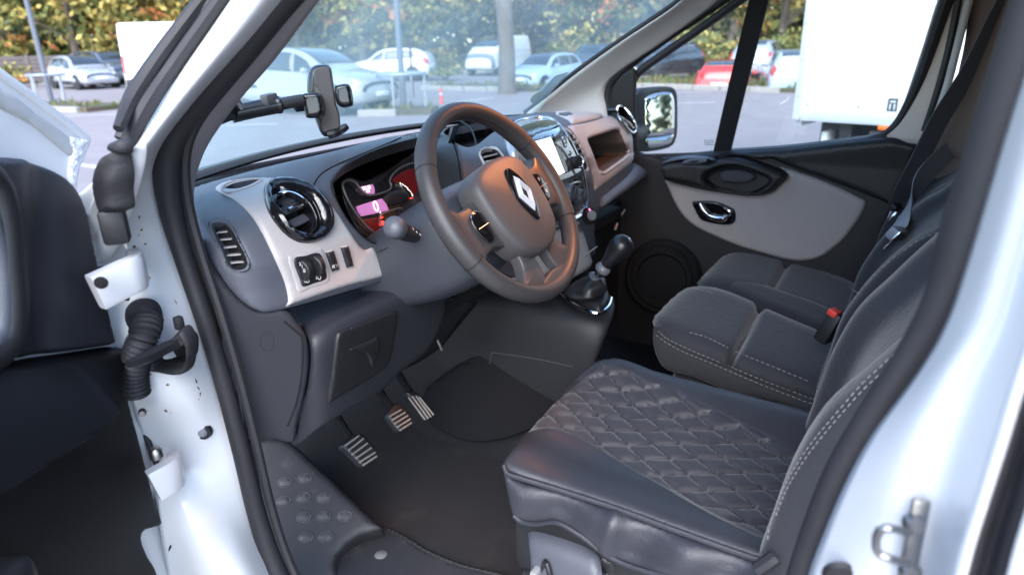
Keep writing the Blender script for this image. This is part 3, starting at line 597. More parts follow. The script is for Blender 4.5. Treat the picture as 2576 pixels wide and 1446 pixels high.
tube('door_handle', [hit(gpd(.032), [p])[0][0] for p in z7([(803, 505), (825, 545), (860, 580), (910, 600), (955, 600), (965, 585)])], [.006, .007, .008, .011, .013, .007], CHROME, pd, seg=10, sub=5)
tube('handle_trim', [hit(gpd(.028), [p])[0][0] for p in z7([(955, 535), (990, 552), (1000, 580)])], .004, CHROME, pd, seg=8, sub=4)
lathe('speaker_grille', at(1665, 700, X=.80), (-1, -.1, .1), [(0, .004), (.085, .002), (.092, .012), (.105, .012), (.112, .004), (.125, .008), (.135, 0), (.14, -.02)], mat('speaker_black', (.007, .007, .008), .8, spec=.2), pd, seg=36)
tube('edge_seal_or_gap_shade', rr((2312, 362, .83), (2290, 430, .835), (2262, 500, .84), (2230, 580, .84), (2200, 650, .84), (2172, 735, .84)), .005, PL_LT, pd, sub=5)
# window: glass, frame, divider
patch('window_glass', [(1560, 170, 1), (1700, 60, 1), (1860, -60, 1), (2420, -60, 1), (2330, 190, 1), (2230, 365, 1), (1900, 400, 1), (1580, 420, 1)], gpd(-.02), GLASS_S, pd, thick=0, rnd=.001, skirt=0, step=60)
tube('window_seal', [hit(gpd(-.01), [p])[0][0] for p in ((1602, 384), (1594, 330), (1590, 260), (1590, 215), (1608, 182), (1660, 143), (1740, 88), (1850, 10), (1930, -50))], .013, RUBBER, pd, seg=8, sub=6)
tube('window_seal', [hit(gpd(-.01), [p])[0][0] for p in ((2405, -60), (2375, 20), (2345, 110), (2312, 205), (2282, 270), (2255, 312), (2222, 338), (2180, 350))], [.017, .017, .016, .015, .013, .011, .008, .005], RUBBER, pd, seg=8, sub=6)
tube('window_sill_seal', [hit(gpd(.0), [p])[0][0] for p in ((1600, 392), (1750, 388), (1950, 377), (2100, 362), (2230, 345))], .006, RUBBER, pd, seg=8, sub=4)
tube('window_divider', [hit(gpd(-.012), [p])[0][0] for p in ((1925, -60), (1890, 80), (1855, 220), (1816, 384))], .027, DARKVOID, pd, prof=[(1, .25), (1, -.25), (-1, -.25), (-1, .25)], upv=(0, 1, 0), sub=3)
patch('corner_sail', [(1538, 268), (1542, 225), (1560, 195), (1590, 172), (1600, 190), (1598, 250), (1598, 330), (1570, 345), (1545, 320)], gpd(.012), DOORDK, pd, thick=.008, rnd=.008, step=8)
for i, dy in enumerate((0, 5, 10)):
    pp = hit(gpd(-.018), [(1784, 354+dy)])[0][0]
    box('glass_etching', pp, (.0005, .034, .0035), mat('etch_grey', (.35, .4, .42), .6), pd, bev=0)
# mirror outside the passenger window
mn = np.array([-.56, -.83, .10]); mn /= np.linalg.norm(mn); mc = at(1655, 300, X=1.10); gm = lambda o: plane(mc+mn*o, mn)
patch('mirror_housing', [(1588, 260), (1594, 236), (1615, 223), (1650, 218), (1685, 219), (1699, 230), (1703, 260), (1703, 320), (1698, 352), (1685, 370), (1650, 379), (1612, 382), (1592, 370), (1588, 320)], gm(0), PL_BK, pd, thick=.012, rnd=.012, step=8, skirt=.12)
patch('mirror_glass', [(1622, 262), (1626, 246), (1645, 236), (1680, 232), (1692, 240), (1697, 265), (1696, 336, 1), (1660, 343), (1624, 346, 1)], gm(.0135), MIRROR, pd, thick=0., rnd=.002, step=12, skirt=.001, ang=0)
patch('mirror_glass', [(1624, 348, 1), (1660, 345), (1696, 338, 1), (1692, 352), (1682, 362), (1650, 371), (1632, 371), (1625, 362)], gm(.0135), MIRROR, pd, thick=0., rnd=.002, step=12, skirt=.001, ang=0)
tube('mirror_arm', [at(1580, 330, X=.90), at(1600, 335, X=1.0), mc+np.array([.03, .05, -.02])], .035, PL_BK, pd, sub=3)
# ================================================================== dashboard
db = empty('dashboard', (0, .35, 1.1), 'grey two-tone dashboard with round vents, lit instruments and centre screen', 'dashboard')
def Fd(x, z): return .215-.085*(1-ss(.05, .47, np.abs(x)))+.30*(z-1.38)*(z > 1.38)-.12*(1.34-z)*(z < 1.34)
def Gd(x, y): return 1.480+.040*np.exp(-((x+.39)/.19)**4)*ss(.18, .28, y)*(1-ss(.34, .52, y))-.5*np.clip(y-.50, 0, None)-.02*ss(.55, .8, np.abs(x))
def gdash(o=0.):
    return lambda P: smax(smax(Fd(P[:, 0], P[:, 2])-P[:, 1], P[:, 2]-Gd(P[:, 0], P[:, 1]), .045), np.abs(P[:, 0])-.815, .06)-o
a5 = zt(750, 600, 1000/2225); z5 = zt(1300, 550, 600/1928); z6 = zt(2000, 400, 600/1735); z6b = zt(1500, 350, 1150/1663); z7b = zt(2000, 800, 700/1840)
ol_cluster = z5([(110, 560), (180, 455), (300, 345), (500, 230), (700, 145), (900, 78), (1180, 8), (1450, -20), (1600, 20), (1680, 190), (1722, 400), (1735, 560), (1690, 660), (1450, 850), (1150, 1120), (850, 1320), (650, 1352), (560, 1322), (450, 1232), (300, 1060), (180, 850), (108, 665)])
ol_vent = a5([(790, 440), (810, 392), (870, 374), (960, 390), (1050, 450), (1110, 540), (1140, 630), (1132, 700), (1080, 742), (1010, 742), (930, 692), (860, 605), (808, 520)])
ol_side = a5([(235, 692), (262, 664), (330, 670), (395, 735), (460, 860), (510, 960), (520, 1020), (482, 1052), (420, 1052), (378, 1020), (328, 900), (270, 775)])
ol_cup = a5([(335, 342), (395, 302), (500, 277), (640, 263), (570, 310), (465, 346), (385, 352)])
ol_glove = z6([(1010, 470), (1035, 440), (1180, 390), (1320, 345), (1370, 352), (1395, 385), (1440, 490), (1482, 590), (1470, 640), (1330, 740), (1190, 845), (1150, 830), (1100, 700), (1050, 570)])
ol_cv = z6b([(612, 385), (640, 362), (690, 358), (720, 380), (755, 440), (745, 462), (690, 466), (650, 465), (630, 430)])       # vent left of the screen
ol_cv2 = z6([(750, 352), (790, 365), (850, 430), (910, 530), (965, 650), (1000, 750), (995, 800), (955, 810), (930, 770), (880, 640), (810, 480)])
ol_bin = z6b([(400, 255), (470, 220), (560, 195), (660, 180), (760, 185), (840, 200), (770, 225), (690, 255), (630, 300), (590, 330), (530, 345), (470, 320), (430, 290)])
ol_rv = z6([(1365, 120), (1385, 82), (1430, 90), (1480, 145), (1525, 220), (1555, 300), (1560, 350), (1530, 365), (1480, 320), (1430, 255), (1385, 185)])
patch('dash_shell', [(486, 470, 1), (600, 439), (700, 413), (850, 378), (1050, 324), (1280, 289), (1420, 276), (1545, 269), (1588, 300), (1610, 365), (1616, 415, 1), (1560, 480), (1500, 545), (1498, 640, 1), (1300, 700, 1), (1140, 640), (980, 700), (725, 774), (640, 778), (562, 706), (507, 612), (480, 520)],
      gdash(), PL_DK, db, thick=.004, rnd=.012, step=11, holes=[ol_cluster, ol_vent, ol_side, ol_cup, ol_glove, ol_cv, ol_cv2, ol_bin, ol_rv], skirt=.02)
# solid body behind the skin so nothing is hollow
box('dash_core', (0, .62, 1.30), (1.50, .22, .26), DARKVOID, db, bev=.02)
box('dash_underside', (.0, .42, 1.13), (1.5, .34, .04), DARKVOID, db, bev=.01)
# ---- light grey panel, driver side
patch('grey_panel', a5([(248, 352), (280, 318), (340, 290), (430, 270), (560, 262), (700, 252), (900, 258), (1050, 285), (1150, 335), (1230, 430), (1330, 560), (1450, 740), (1560, 880), (1650, 870), (1720, 1000), (1800, 1112, 1), (1600, 1165), (1400, 1215), (1200, 1280), (1000, 1348), (878, 1392, 1), (890, 1320), (860, 1180), (800, 1030), (730, 880), (660, 735), (585, 612), (500, 520), (400, 440), (300, 392)]),
      gdash(.003), PL_GR, db, thick=.006, rnd=.010, step=9, holes=[ol_vent, ol_cup])
recess('cup_recess', ol_cup, gdash(.006), .05, PL_DK, PL_BK, db, dirn=(0, .2, -1))
tube('cup_rim', [p for p in hit(gdash(.009), outline(a5([(300, 358), (350, 300), (470, 268), (660, 258), (600, 310), (480, 355), (370, 378)]), 4))[0]], .0018, PL_GR, db, closed=True, sub=1, seg=6)
# ---- round vent, driver side
patch('vent_ring', a5([(676, 420), (690, 365), (740, 310), (820, 284), (920, 278), (1030, 300), (1130, 352), (1222, 440), (1272, 530), (1290, 630), (1275, 715), (1215, 790), (1115, 832), (1010, 836), (915, 800), (830, 730), (760, 640), (700, 530)]), gdash(.006), GLOSS, db, thick=.022, rnd=.022, step=7, holes=[ol_vent], skirt=.02)
vw, vf = recess('vent_well', ol_vent, gdash(.02), .055, GLOSS, DARKVOID, db, dirn=(.25, .95, -.1), shrink=.9)
tube('vent_chrome', [p for p in hit(gdash(.012), outline(ol_vent, 4))[0]], .0028, CHROME, db, closed=True, sub=1, seg=8)
gv = gdash(-.004)
for p_ in ([(815, 480), (880, 450), (950, 425), (1010, 408)], [(832, 560), (900, 525), (980, 495), (1060, 470)], [(880, 675), (960, 645), (1040, 605), (1105, 570)]):
    tube('vent_flap', [q for q in hit(gv, a5(p_))[0]], .010, PL_DK, db, prof=[(1, .16), (1, -.16), (-1, -.16), (-1, .16)], upv=(.2, .9, .25), sub=3)
tube('flap_tab', [q for q in hit(gdash(.009), a5([(900, 535), (960, 508), (1020, 488)]))[0]], .004, CHROME, db, seg=8, sub=3)
tube('flap_tab', [q for q in hit(gdash(.004), a5([(1010, 745), (1070, 735), (1120, 722)]))[0]], .004, CHROME, db, seg=8, sub=3)
# ---- side window vent at the dash end
patch('side_vent_ring', a5([(200, 690), (230, 640), (330, 642), (420, 720), (500, 870), (560, 1000), (550, 1060), (500, 1088), (410, 1085), (355, 1045), (300, 920), (235, 780)]), gdash(.003), PL_DK, db, thick=.007, rnd=.007, step=7, holes=[ol_side])
recess('side_vent_well', ol_side, gdash(.008), .03, DARKVOID, DARKVOID, db, dirn=(.3, .9, 0))
for a_, b_ in (((268, 735), (362, 722)), ((292, 798), (400, 788)), ((322, 868), (440, 855)), ((350, 935), (478, 926)), ((378, 1002), (510, 992))):
    tube('vent_slat', [q for q in hit(gdash(-.001), a5([a_, ((a_[0]+b_[0])/2, (a_[1]+b_[1])/2), b_]))[0]], .0036, PL_GR, db, prof=[(.22, 1.0), (.22, -1), (-.22, -1), (-.22, 1.0)], upv=(0, 0, 1), sub=2)
# ---- switches under the vent
patch('switch_bezel', a5([(880, 960), (960, 925), (1140, 870), (1200, 880), (1245, 1010), (1270, 1120), (1240, 1190), (1100, 1235), (980, 1275), (930, 1150)]), gdash(.006), PL_GR, db, thick=.004, rnd=.006, step=9)
patch('dimmer_panel', a5([(948, 975), (1060, 940), (1145, 916), (1195, 945), (1235, 1085), (1228, 1150), (1130, 1185), (1030, 1215), (1000, 1150)]), gdash(.010), PL_BK, db, thick=.002, rnd=.003, step=8)
for (cx_, cy_, sz) in ((1022, 1070, 1.), (1135, 1030, 1.)):
    c = hit(gdash(.008), a5([(cx_, cy_)]))[0][0]
    lathe('thumb_wheel', c-np.array([.006, 0, 0]), (1, .15, 0), [(0, 0), (.017, 0), (.019, .002), (.019, .011), (.017, .013), (0, .013)], PL_BK, db, seg=30)
patch('dimmer_slot', a5([(985, 985), (1020, 975), (1040, 1005), (1000, 1020)]), gdash(.0125), DARKVOID, db, thick=.0006, rnd=.001, step=6)
patch('dimmer_slot', a5([(1085, 950), (1130, 938), (1150, 970), (1100, 985)]), gdash(.0125), DARKVOID, db, thick=.0006, rnd=.001, step=6)
for ol_ in ([(1230, 915, 1), (1300, 892, 1), (1352, 1062, 1), (1290, 1086, 1)], [(1365, 870, 1), (1432, 852, 1), (1478, 1032, 1), (1420, 1052, 1)]):
    cx_, cy_ = np.mean([p[0] for p in ol_]), np.mean([p[1] for p in ol_])
    patch('button_frame', a5([(cx_+(p[0]-cx_)*1.22, cy_+(p[1]-cy_)*1.12, 1) for p in ol_]), gdash(.008), PL_GR, db, thick=.003, rnd=.003, step=8)
    patch('switch_button', a5(ol_), gdash(.010), PL_BK, db, thick=.004, rnd=.004, step=8)
def dtext(s, px, off, size, m, par, g=None, slope=None, ext=.0003):
    g = g or gdash(off); q = hit(g, [px[0] if isinstance(px, list) else px])[0][0]; N_ = hit(g, [px[0] if isinstance(px, list) else px])[1][0]
    x_ = np.array([1., 0, 0])+np.array([0, 0, 1.])*(slope or 0); x_ = x_-N_*(x_ @ N_); y_ = np.cross(N_, x_)
    return text('print', s, q+N_*.0006, x_, y_, size, m, par, ext)
dtext('0', a5([(1037, 1075)])[0], .0155+.0135, .009, ICON, db)
dtext('1', a5([(1018, 1040)])[0], .0155+.0145, .008, ICON, db)
dtext('2', a5([(1000, 1015)])[0], .0155+.0125, .007, ICON, db)
dtext('<', a5([(1095, 1050)])[0], .013, .010, ICON, db)
def icon_headlamp(cx_, cy_, s_=1.):
    g = gdash(.0135)
    tube('headlamp_icon', [q for q in hit(g, a5([(cx_-2, cy_-16), (cx_+14, cy_-12), (cx_+18, cy_+2), (cx_+10, cy_+14), (cx_-4, cy_+12), (cx_-2, cy_-16)]))[0]], .0005, ICON, db, seg=5, sub=3)
    for k in (-1, 0, 1):
        tube('headlamp_icon_beam', [q for q in hit(g, a5([(cx_-8, cy_-2+k*9), (cx_-24, cy_+6+k*9)]))[0]], .0005, ICON, db, seg=5, sub=1)
icon_headlamp(1065, 1165)
tube('dimmer_icon', [q for q in hit(gdash(.0135), a5([(1160, 1130), (1175, 1118), (1188, 1132), (1182, 1148), (1170, 1152), (1160, 1140), (1160, 1130)]))[0]], .0005, ICON, db, seg=5, sub=3)
tube('dimmer_icon_arc', [q for q in hit(gdash(.0135), a5([(1148, 1150), (1146, 1128), (1160, 1110), (1180, 1108)]))[0]], .0005, ICON, db, seg=5, sub=3)
icon_headlamp(1312, 1035)
# ---- hood seam and instrument cluster
tube('dash_seam', [q for q in hit(gdash(.0042), a5([(1125, 312), (1150, 260), (1200, 205), (1290, 150), (1400, 100), (1520, 50), (1620, 10), (1760, -50), (1900, -110)]))[0]], .0012, DARKVOID, db, seg=6, sub=5)
patch('cluster_bezel', [((p[0]-1000)*1.045+1000, (p[1]-470)*1.03+470) for p in ol_cluster], gdash(.002), PL_BK, db, thick=.010, rnd=.012, step=9, holes=[ol_cluster], skirt=.02)
recess('cluster_well', ol_cluster, gdash(.006), .145, PL_BK, GLOSS, db, dirn=(0.05, .98, -.15), shrink=.96)
CP = np.array([-.40, .295, 1.38]); CN = np.array([0, -.95, .31]); gc = lambda o: plane(CP+CN/np.linalg.norm(CN)*o, CN)
LENSM = mat('cluster_face', (.012, .011, .013), .25, coat=.5, var=.2, vscale=20)
patch('cluster_face', z5([(200, 560), (320, 500), (500, 560), (800, 420), (1000, 280), (1200, 180), (1450, 180), (1650, 400), (1720, 700), (1600, 900), (1200, 1150), (800, 1300), (560, 1300), (400, 1150), (260, 850)]), gc(-.004), LENSM, db, thick=.002, rnd=.004, step=14)
def cl(pts): return [q for q in hit(gc(.006), z5(pts))[0]]
tube('cluster_trim', cl([(640, 1222), (560, 1165), (470, 1070), (370, 930), (290, 790), (240, 670), (228, 600), (260, 560), (320, 548), (390, 580), (450, 655), (520, 725), (590, 742), (680, 728), (780, 695), (845, 655), (850, 600), (835, 560), (860, 490), (940, 410), (1060, 350), (1180, 328), (1320, 322), (1430, 342), (1520, 420), (1575, 520), (1598, 620), (1590, 680)]), .0022, mat('cluster_trim_grey', (.16, .15, .15), .35, metal=.5), db, seg=8, sub=4)
tube('cluster_trim', cl([(715, 1130), (700, 1050), (715, 1000), (780, 965), (880, 930), (970, 910), (1040, 945)]), .0018, bpy.data.materials['cluster_trim_grey'], db, seg=8, sub=4)
patch('red_dial', z5([(870, 560), (960, 470), (1080, 410), (1250, 400), (1420, 450), (1520, 580), (1540, 720), (1300, 830), (1180, 860), (1150, 760), (1080, 660), (1000, 600)]), gc(.000), REDDIM, db, thick=.001, rnd=.002, step=12)
patch('warning_panel', z5([(480, 1070), (560, 1050), (680, 1030), (690, 1130), (640, 1200), (570, 1160)]), gc(.000), REDDIM, db, thick=.001, rnd=.002, step=12)
patch('hub_cover', z5([(740, 800), (800, 720), (920, 680), (1020, 690), (1080, 740), (1060, 810), (980, 850), (860, 880), (760, 880)]), gc(.001), PL_BK, db, thick=.004, rnd=.015, step=8)
patch('speed_display', z5([(425, 880, 1), (580, 830), (730, 785, 1), (790, 860), (820, 935, 1), (650, 975), (490, 1008, 1), (450, 950)]), gc(.004), LCD, db, thick=.001, rnd=.002, step=10)
patch('trip_display', z5([(455, 635, 1), (540, 615), (615, 600, 1), (638, 660), (640, 720, 1), (560, 730, 1), (510, 690)]), gc(.004), LCD, db, thick=.001, rnd=.002, step=10)
ctext = lambda s, p, sz, m, sl=0.: dtext(s, z5([p])[0], 0, sz, m, db, g=gc(.006), slope=sl)
ctext('0', (655, 893), .031, LCDTXT); ctext('TEUR', (530, 652), .0105, LCDTXT); ctext('/H', (552, 692), .0095, LCDTXT); ctext('-1', (705, 966), .008, LCDTXT)
tk = [(968, 590), (990, 597), (1010, 608), (1030, 622), (1045, 635), (1062, 655), (1080, 675), (1098, 693), (1110, 715), (1122, 738), (1140, 760), (1160, 805), (1165, 830), (1172, 855)]
for i, (x_, y_) in enumerate(tk):
    L_ = 26 if i in (0, 5, 9, 13) else 12
    tube('dial_tick', [q for q in hit(gc(.004), z5([(x_, y_-L_/2+4), (x_+3, y_+L_/2+4)]))[0]], .0011, LCDTXT, db, seg=5, sub=1)
ctext('H', (980, 625), .008, ICON)
patch('gauge_needle', z5([(1115, 770), (1165, 775), (1170, 795), (1120, 795)]), gc(.005), REDLIT, db, thick=.001, rnd=.002, step=8)
patch('warning_light', z5([(1100, 860), (1140, 852), (1175, 870), (1160, 892), (1110, 895)]), gc(.005), REDLIT, db, thick=.001, rnd=.002, step=8)
patch('warning_light', z5([(722, 1075), (750, 1070), (772, 1100), (745, 1128), (725, 1120)]), gc(.005), REDLIT, db, thick=.001, rnd=.002, step=8)
patch('warning_light', z5([(722, 1018), (745, 1014), (745, 1036), (722, 1040)]), gc(.005), REDLIT, db, thick=.001, rnd=.002, step=8)
# ---- centre stack
patch('stack_surround', z6([(40, 430), (60, 380), (110, 320), (190, 262), (300, 222), (480, 203), (620, 232), (720, 320), (800, 450), (880, 600), (945, 770), (985, 950), (1003, 1100), (992, 1230), (950, 1310), (860, 1362), (700, 1420), (500, 1480), (350, 1300), (330, 840), (200, 760), (110, 620)]), gdash(.006), SILVER, db, thick=.012, rnd=.012, step=8, skirt=.03)
TEAL = mat('gloss_grey_panel', (.10, .11, .115), .08, coat=1, var=.04)
patch('stack_face', z6([(235, 330), (350, 268), (500, 236), (600, 238), (690, 300), (790, 460), (870, 610), (935, 780), (972, 950), (990, 1100), (978, 1220), (930, 1290), (840, 1345), (700, 1400), (500, 1450), (380, 1300), (340, 850), (300, 500)]), gdash(.019), TEAL, db, thick=.003, rnd=.004, step=8)
tube('stack_chrome', [q for q in hit(gdash(.020), z6([(150, 272), (240, 232), (360, 210), (480, 202), (610, 228), (712, 316), (795, 450), (875, 600), (940, 770), (982, 950), (1000, 1100), (988, 1230), (945, 1306), (860, 1362)]))[0]], .0028, CHROME, db, seg=8, sub=4)
patch('hooded_display', z6([(225, 325), (350, 272), (500, 240), (600, 242), (680, 285), (700, 302), (600, 342), (450, 385), (345, 432)]), gdash(.022), GLOSS, db, thick=.003, rnd=.004, step=8)
patch('screen_bezel', z6([(330, 470, 1), (610, 395, 1), (710, 600), (805, 832, 1), (650, 890, 1), (480, 700)]), gdash(.022), GLOSS, db, thick=.003, rnd=.003, step=9)
patch('touch_screen', z6([(372, 488, 1), (588, 425, 1), (665, 620), (752, 838, 1), (660, 886, 1), (520, 700)]), gdash(.0255), SCREEN, db, thick=.0006, rnd=.001, step=10, skirt=.001)
patch('screen_status_bar', z6([(372, 488, 1), (588, 425, 1), (600, 458, 1), (392, 520, 1)]), gdash(.0265), SCREENB, db, thick=.0004, rnd=.001, step=10, skirt=.001)
patch('screen_icon', z6([(695, 825), (735, 815), (742, 832), (702, 842)]), gdash(.0268), mat('screen_red', (.8, .4, .35), .4, emit=(1, .5, .4), estr=.6), db, thick=.0003, rnd=.001, step=8, skirt=.001)
patch('button_strip', z6([(695, 405), (720, 398), (750, 430), (775, 510), (768, 545), (745, 545), (715, 470)]), gdash(.022), PL_DK, db, thick=.005, rnd=.005, step=6)
patch('button_strip', z6([(785, 595), (805, 588), (822, 615), (820, 645), (800, 648)]), gdash(.022), PL_DK, db, thick=.005, rnd=.005, step=6)
for p_ in ((728, 440), (745, 478), (762, 520), (795, 612)):
    lathe('key', hit(gdash(.027), z6([p_]))[0][0], (-.3, -.9, .25), [(0, .002), (.0035, .0015), (.004, 0)], ICON, db, seg=10)
kc = hit(gdash(.022), z6([(845, 728)]))[0][0]
lathe('volume_knob', kc, (-.25, -.93, .22), [(.016, 0), (.016, .018), (.014, .021), (0, .021)], PL_BK, db, seg=24)
lathe('knob_ring', kc, (-.25, -.93, .22), [(.0155, .019), (.0165, .022), (.0135, .0235), (.012, .0215)], CHROME, db, seg=24)
patch('climate_panel', z6([(720, 1005), (800, 970), (890, 938), (940, 945), (968, 1000), (985, 1100), (978, 1215), (930, 1285), (840, 1340), (700, 1390), (560, 1430), (440, 1350), (520, 1180)]), gdash(.022), GLOSS, db, thick=.003, rnd=.004, step=9)
for p_ in ((880, 1125), (770, 1080), (640, 1130)):
    c = hit(gdash(.025), z6([p_]))[0][0]
    lathe('climate_knob', c, (-.2, -.95, .2), [(.024, 0), (.024, .004), (.020, .006), (.018, .024), (.016, .026), (0, .026)], PL_DK, db, seg=28)
    box('knob_grip', c+np.array([-.2, -.95, .2])*.028, (.006, .006, .034), PL_BK, db, rot=(0, R(20), 0), bev=.002)
tube('lower_chrome', [q for q in hit(gdash(.024), z6b([(990, 770), (1010, 805), (1050, 800), (1100, 785), (1170, 755), (1215, 715), (1230, 650)]))[0]], .003, CHROME, db, seg=8, sub=4)
# vents beside the screen
for nm, ol_, sl_ in (('centre_vent', ol_cv, [((625, 405), (708, 385)), ((635, 432), (728, 415)), ((650, 455), (742, 442))]),):
    patch('vent_frame', [((p[0]-np.mean([q[0] for q in ol_]))*1.18+np.mean([q[0] for q in ol_]), (p[1]-np.mean([q[1] for q in ol_]))*1.18+np.mean([q[1] for q in ol_])) for p in ol_], gdash(.004), PL_GR, db, thick=.006, rnd=.006, step=7, holes=[ol_])
    recess(nm+'_well', ol_, gdash(.006), .05, PL_BK, DARKVOID, db, dirn=(.2, .95, -.1))
    for a_, b_ in sl_:
        tube('vent_slat', [q for q in hit(gdash(-.002), z6b([a_, b_]))[0]], .008, PL_GR, db, prof=[(.22, 1), (.22, -1), (-.22, -1), (-.22, 1)], upv=(0, .3, .95), sub=1)
    tube('flap_tab', [q for q in hit(gdash(.007), z6b([(680, 458), (715, 448)]))[0]], .004, CHROME, db, seg=8, sub=1)
recess('outer_vent_well', ol_cv2, gdash(.004), .05, PL_BK, DARKVOID, db, dirn=(.3, .95, 0))
patch('vent_frame', z6([(735, 330), (795, 345), (865, 415), (930, 520), (985, 640), (1022, 755), (1018, 830), (960, 835), (915, 780), (865, 650), (795, 490)]), gdash(.003), PL_GR, db, thick=.005, rnd=.005, step=7, holes=[ol_cv2])
for a_, b_ in (((775, 400), (825, 398)), ((805, 455), (860, 450)), ((835, 515), (895, 508)), ((860, 580), (925, 570)), ((890, 640), (955, 632)), ((915, 715), (985, 705))):
    tube('vent_slat', [q for q in hit(gdash(-.001), z6([a_, b_]))[0]], .008, PL_DK, db, prof=[(.25, 1), (.25, -1), (-.25, -1), (-.25, 1)], upv=(0, .3, .95), sub=1)
tube('flap_tab', [q for q in hit(gdash(.006), z6([(828, 498), (862, 492)]))[0]], .004, CHROME, db, seg=8, sub=1)
patch('vent_wheel', z6([(930, 755), (960, 745), (968, 775), (940, 790)]), gdash(.006), PL_BK, db, thick=.004, rnd=.003, step=6)
patch('side_switch', z6([(955, 860), (1020, 842), (1040, 960), (1035, 1030), (995, 1040), (975, 950)]), gdash(.005), PL_BK, db, thick=.003, rnd=.004, step=8)
patch('side_switch_key', z6([(985, 850), (1015, 845), (1030, 940), (1010, 970), (990, 920)]), gdash(.008), PL_DK, db, thick=.003, rnd=.003, step=7)
# ---- passenger side of the dash
patch('grey_panel', z6([(770, 305, 1), (900, 285), (1020, 262), (1180, 212), (1300, 130), (1330, 80), (1360, 70), (1480, 130), (1560, 330), (1600, 440), (1622, 560), (1600, 650), (1540, 710), (1400, 820), (1250, 940), (1120, 1035), (1082, 1062, 1), (1075, 950), (1040, 780), (980, 600), (900, 450), (830, 350)]), gdash(.003), PL_GR, db, thick=.006, rnd=.012, step=8, holes=[ol_glove, ol_rv])
recess('glove_shelf', ol_glove, gdash(.007), .17, mat('shelf_plastic', (.10, .085, .08), .6, bump=.4, bscale=600), mat('shelf_floor', (.05, .045, .045), .7), db, dirn=(.12, .97, -.12))
tube('shelf_lip', [q for q in hit(gdash(.006), z6([(1150, 835), (1200, 850), (1330, 760), (1440, 680), (1485, 630), (1480, 590)]))[0]], .006, PL_GR, db, seg=10, sub=4)
rvc = hit(gdash(.0), z6([(1465, 225)]))[0][0]
patch('vent_ring', z6([(1300, 80), (1340, 62), (1400, 70), (1470, 125), (1530, 210), (1572, 310), (1572, 375), (1535, 395), (1480, 380), (1410, 310), (1350, 210), (1310, 130)]), gdash(.004), GLOSS, db, thick=.020, rnd=.018, step=6, holes=[ol_rv], skirt=.02)
tube('vent_chrome', [q for q in hit(gdash(.022), outline(z6([(1355, 110), (1375, 70), (1430, 85), (1490, 145), (1540, 230), (1568, 310), (1566, 362), (1530, 378), (1470, 330), (1410, 250), (1370, 175)]), 4))[0]], .004, CHROME, db, closed=True, sub=1, seg=8)
recess('vent_well', ol_rv, gdash(.018), .05, GLOSS, DARKVOID, db, dirn=(.3, .95, 0), shrink=.9)
tube('vent_flap', [q for q in hit(gdash(.004), z6([(1400, 200), (1450, 240), (1500, 300), (1540, 340)]))[0]], .014, SILVER, db, prof=[(1, .2), (1, -.2), (-1, -.2), (-1, .2)], upv=(.3, .9, .3), sub=2)
# tray lid on top
patch('tray_lid', z6([(640, 160), (720, 130), (880, 110), (1020, 105), (1120, 130), (1190, 178), (1150, 205), (1000, 245), (840, 278, 1), (760, 220)]), gdash(.004), PL_GR, db, thick=.008, rnd=.008, step=8)
patch('tray_badge', z6([(680, 150, 1), (800, 138, 1), (850, 165, 1), (770, 180, 1)]), gdash(.012), PL_DK, db, thick=.001, rnd=.002, step=8)
# storage bin behind the cluster
recess('top_bin', ol_bin, gdash(.003), .07, PL_BK, DARKVOID, db, dirn=(0, .4, -.9))
tube('usb_lead', [at(1155, 302, Y=.40), at(1180, 320, Y=.36), at(1193, 345, Y=.33), at(1198, 372, Y=.30)], .0022, PL_BK, db, seg=6, sub=5)
# lower ledge, passenger side
gl = lambda P: smax(.165+.02*np.abs(P[:, 0])-P[:, 1], P[:, 2]-(1.205+.11*P[:, 0]), .05)
patch('lower_ledge', z6([(1080, 1080, 1), (1250, 955), (1400, 838), (1555, 728, 1), (1640, 780), (1700, 840), (1690, 880), (1500, 1030), (1350, 1130), (1190, 1245), (1150, 1160)]), gl, PL_DK, db, thick=.006, rnd=.012, step=9)
patch('lower_fascia', [(1505, 545), (1560, 500), (1625, 432), (1650, 470), (1660, 640), (1640, 760), (1540, 800), (1520, 700), (1515, 600)], plane((0, .30, 1), (0, -1, 0)), PL_BK, db, thick=.004, rnd=.01, step=16)
tube('fascia_catch', [at(1564, 541, Y=.24), at(1572, 528, Y=.24)], .003, PL_GR, db, sub=1)
tube('fascia_catch', [at(1547, 578, Y=.24), at(1553, 562, Y=.24)], .004, PL_GR, db, sub=1)
# lower stack: sockets and gear console
gs2 = lambda o=0.: (lambda P: smax(smax(.095-P[:, 1]+.35*(P[:, 2]-1.22), np.abs(P[:, 0]-.02)-.16, .05), P[:, 2]-1.30, .03)-o)
patch('stack_lower', [(1260, 640, 1), (1320, 600), (1420, 570), (1480, 545), (1500, 570), (1512, 620), (1500, 660), (1440, 700), (1370, 722), (1300, 725, 1)], gs2(), PL_GR, db, thick=.006, rnd=.012, step=9, skirt=.04)
sock = hit(gs2(.004), z7b([(935, 170)]))[0][0]
lathe('power_socket', sock, (-.35, -.85, .3), [(.024, 0), (.023, .005), (.018, .006), (.016, -.01), (0, -.01)], PL_BK, db, seg=24)
lathe('socket_cap', sock+np.array([-.1, -.5, .18])*.02, (-.35, -.85, .3), [(0, .004), (.012, .003), (.014, -.003)], SILVER, db, seg=20)
box('socket_symbol', hit(gs2(.008), z7b([(945, 102)]))[0][0], (.012, .002, .009), mat('lit_pink', (.7, .2, .4), .4, emit=(1, .2, .5), estr=.6), db, rot=(R(-15), 0, R(10)), bev=.001)
box('socket_symbol', hit(gs2(.008), z7b([(965, 132)]))[0][0], (.008, .002, .006), mat('mark_blue', (.05, .1, .3), .4), db, rot=(R(-15), 0, R(10)), bev=.001)
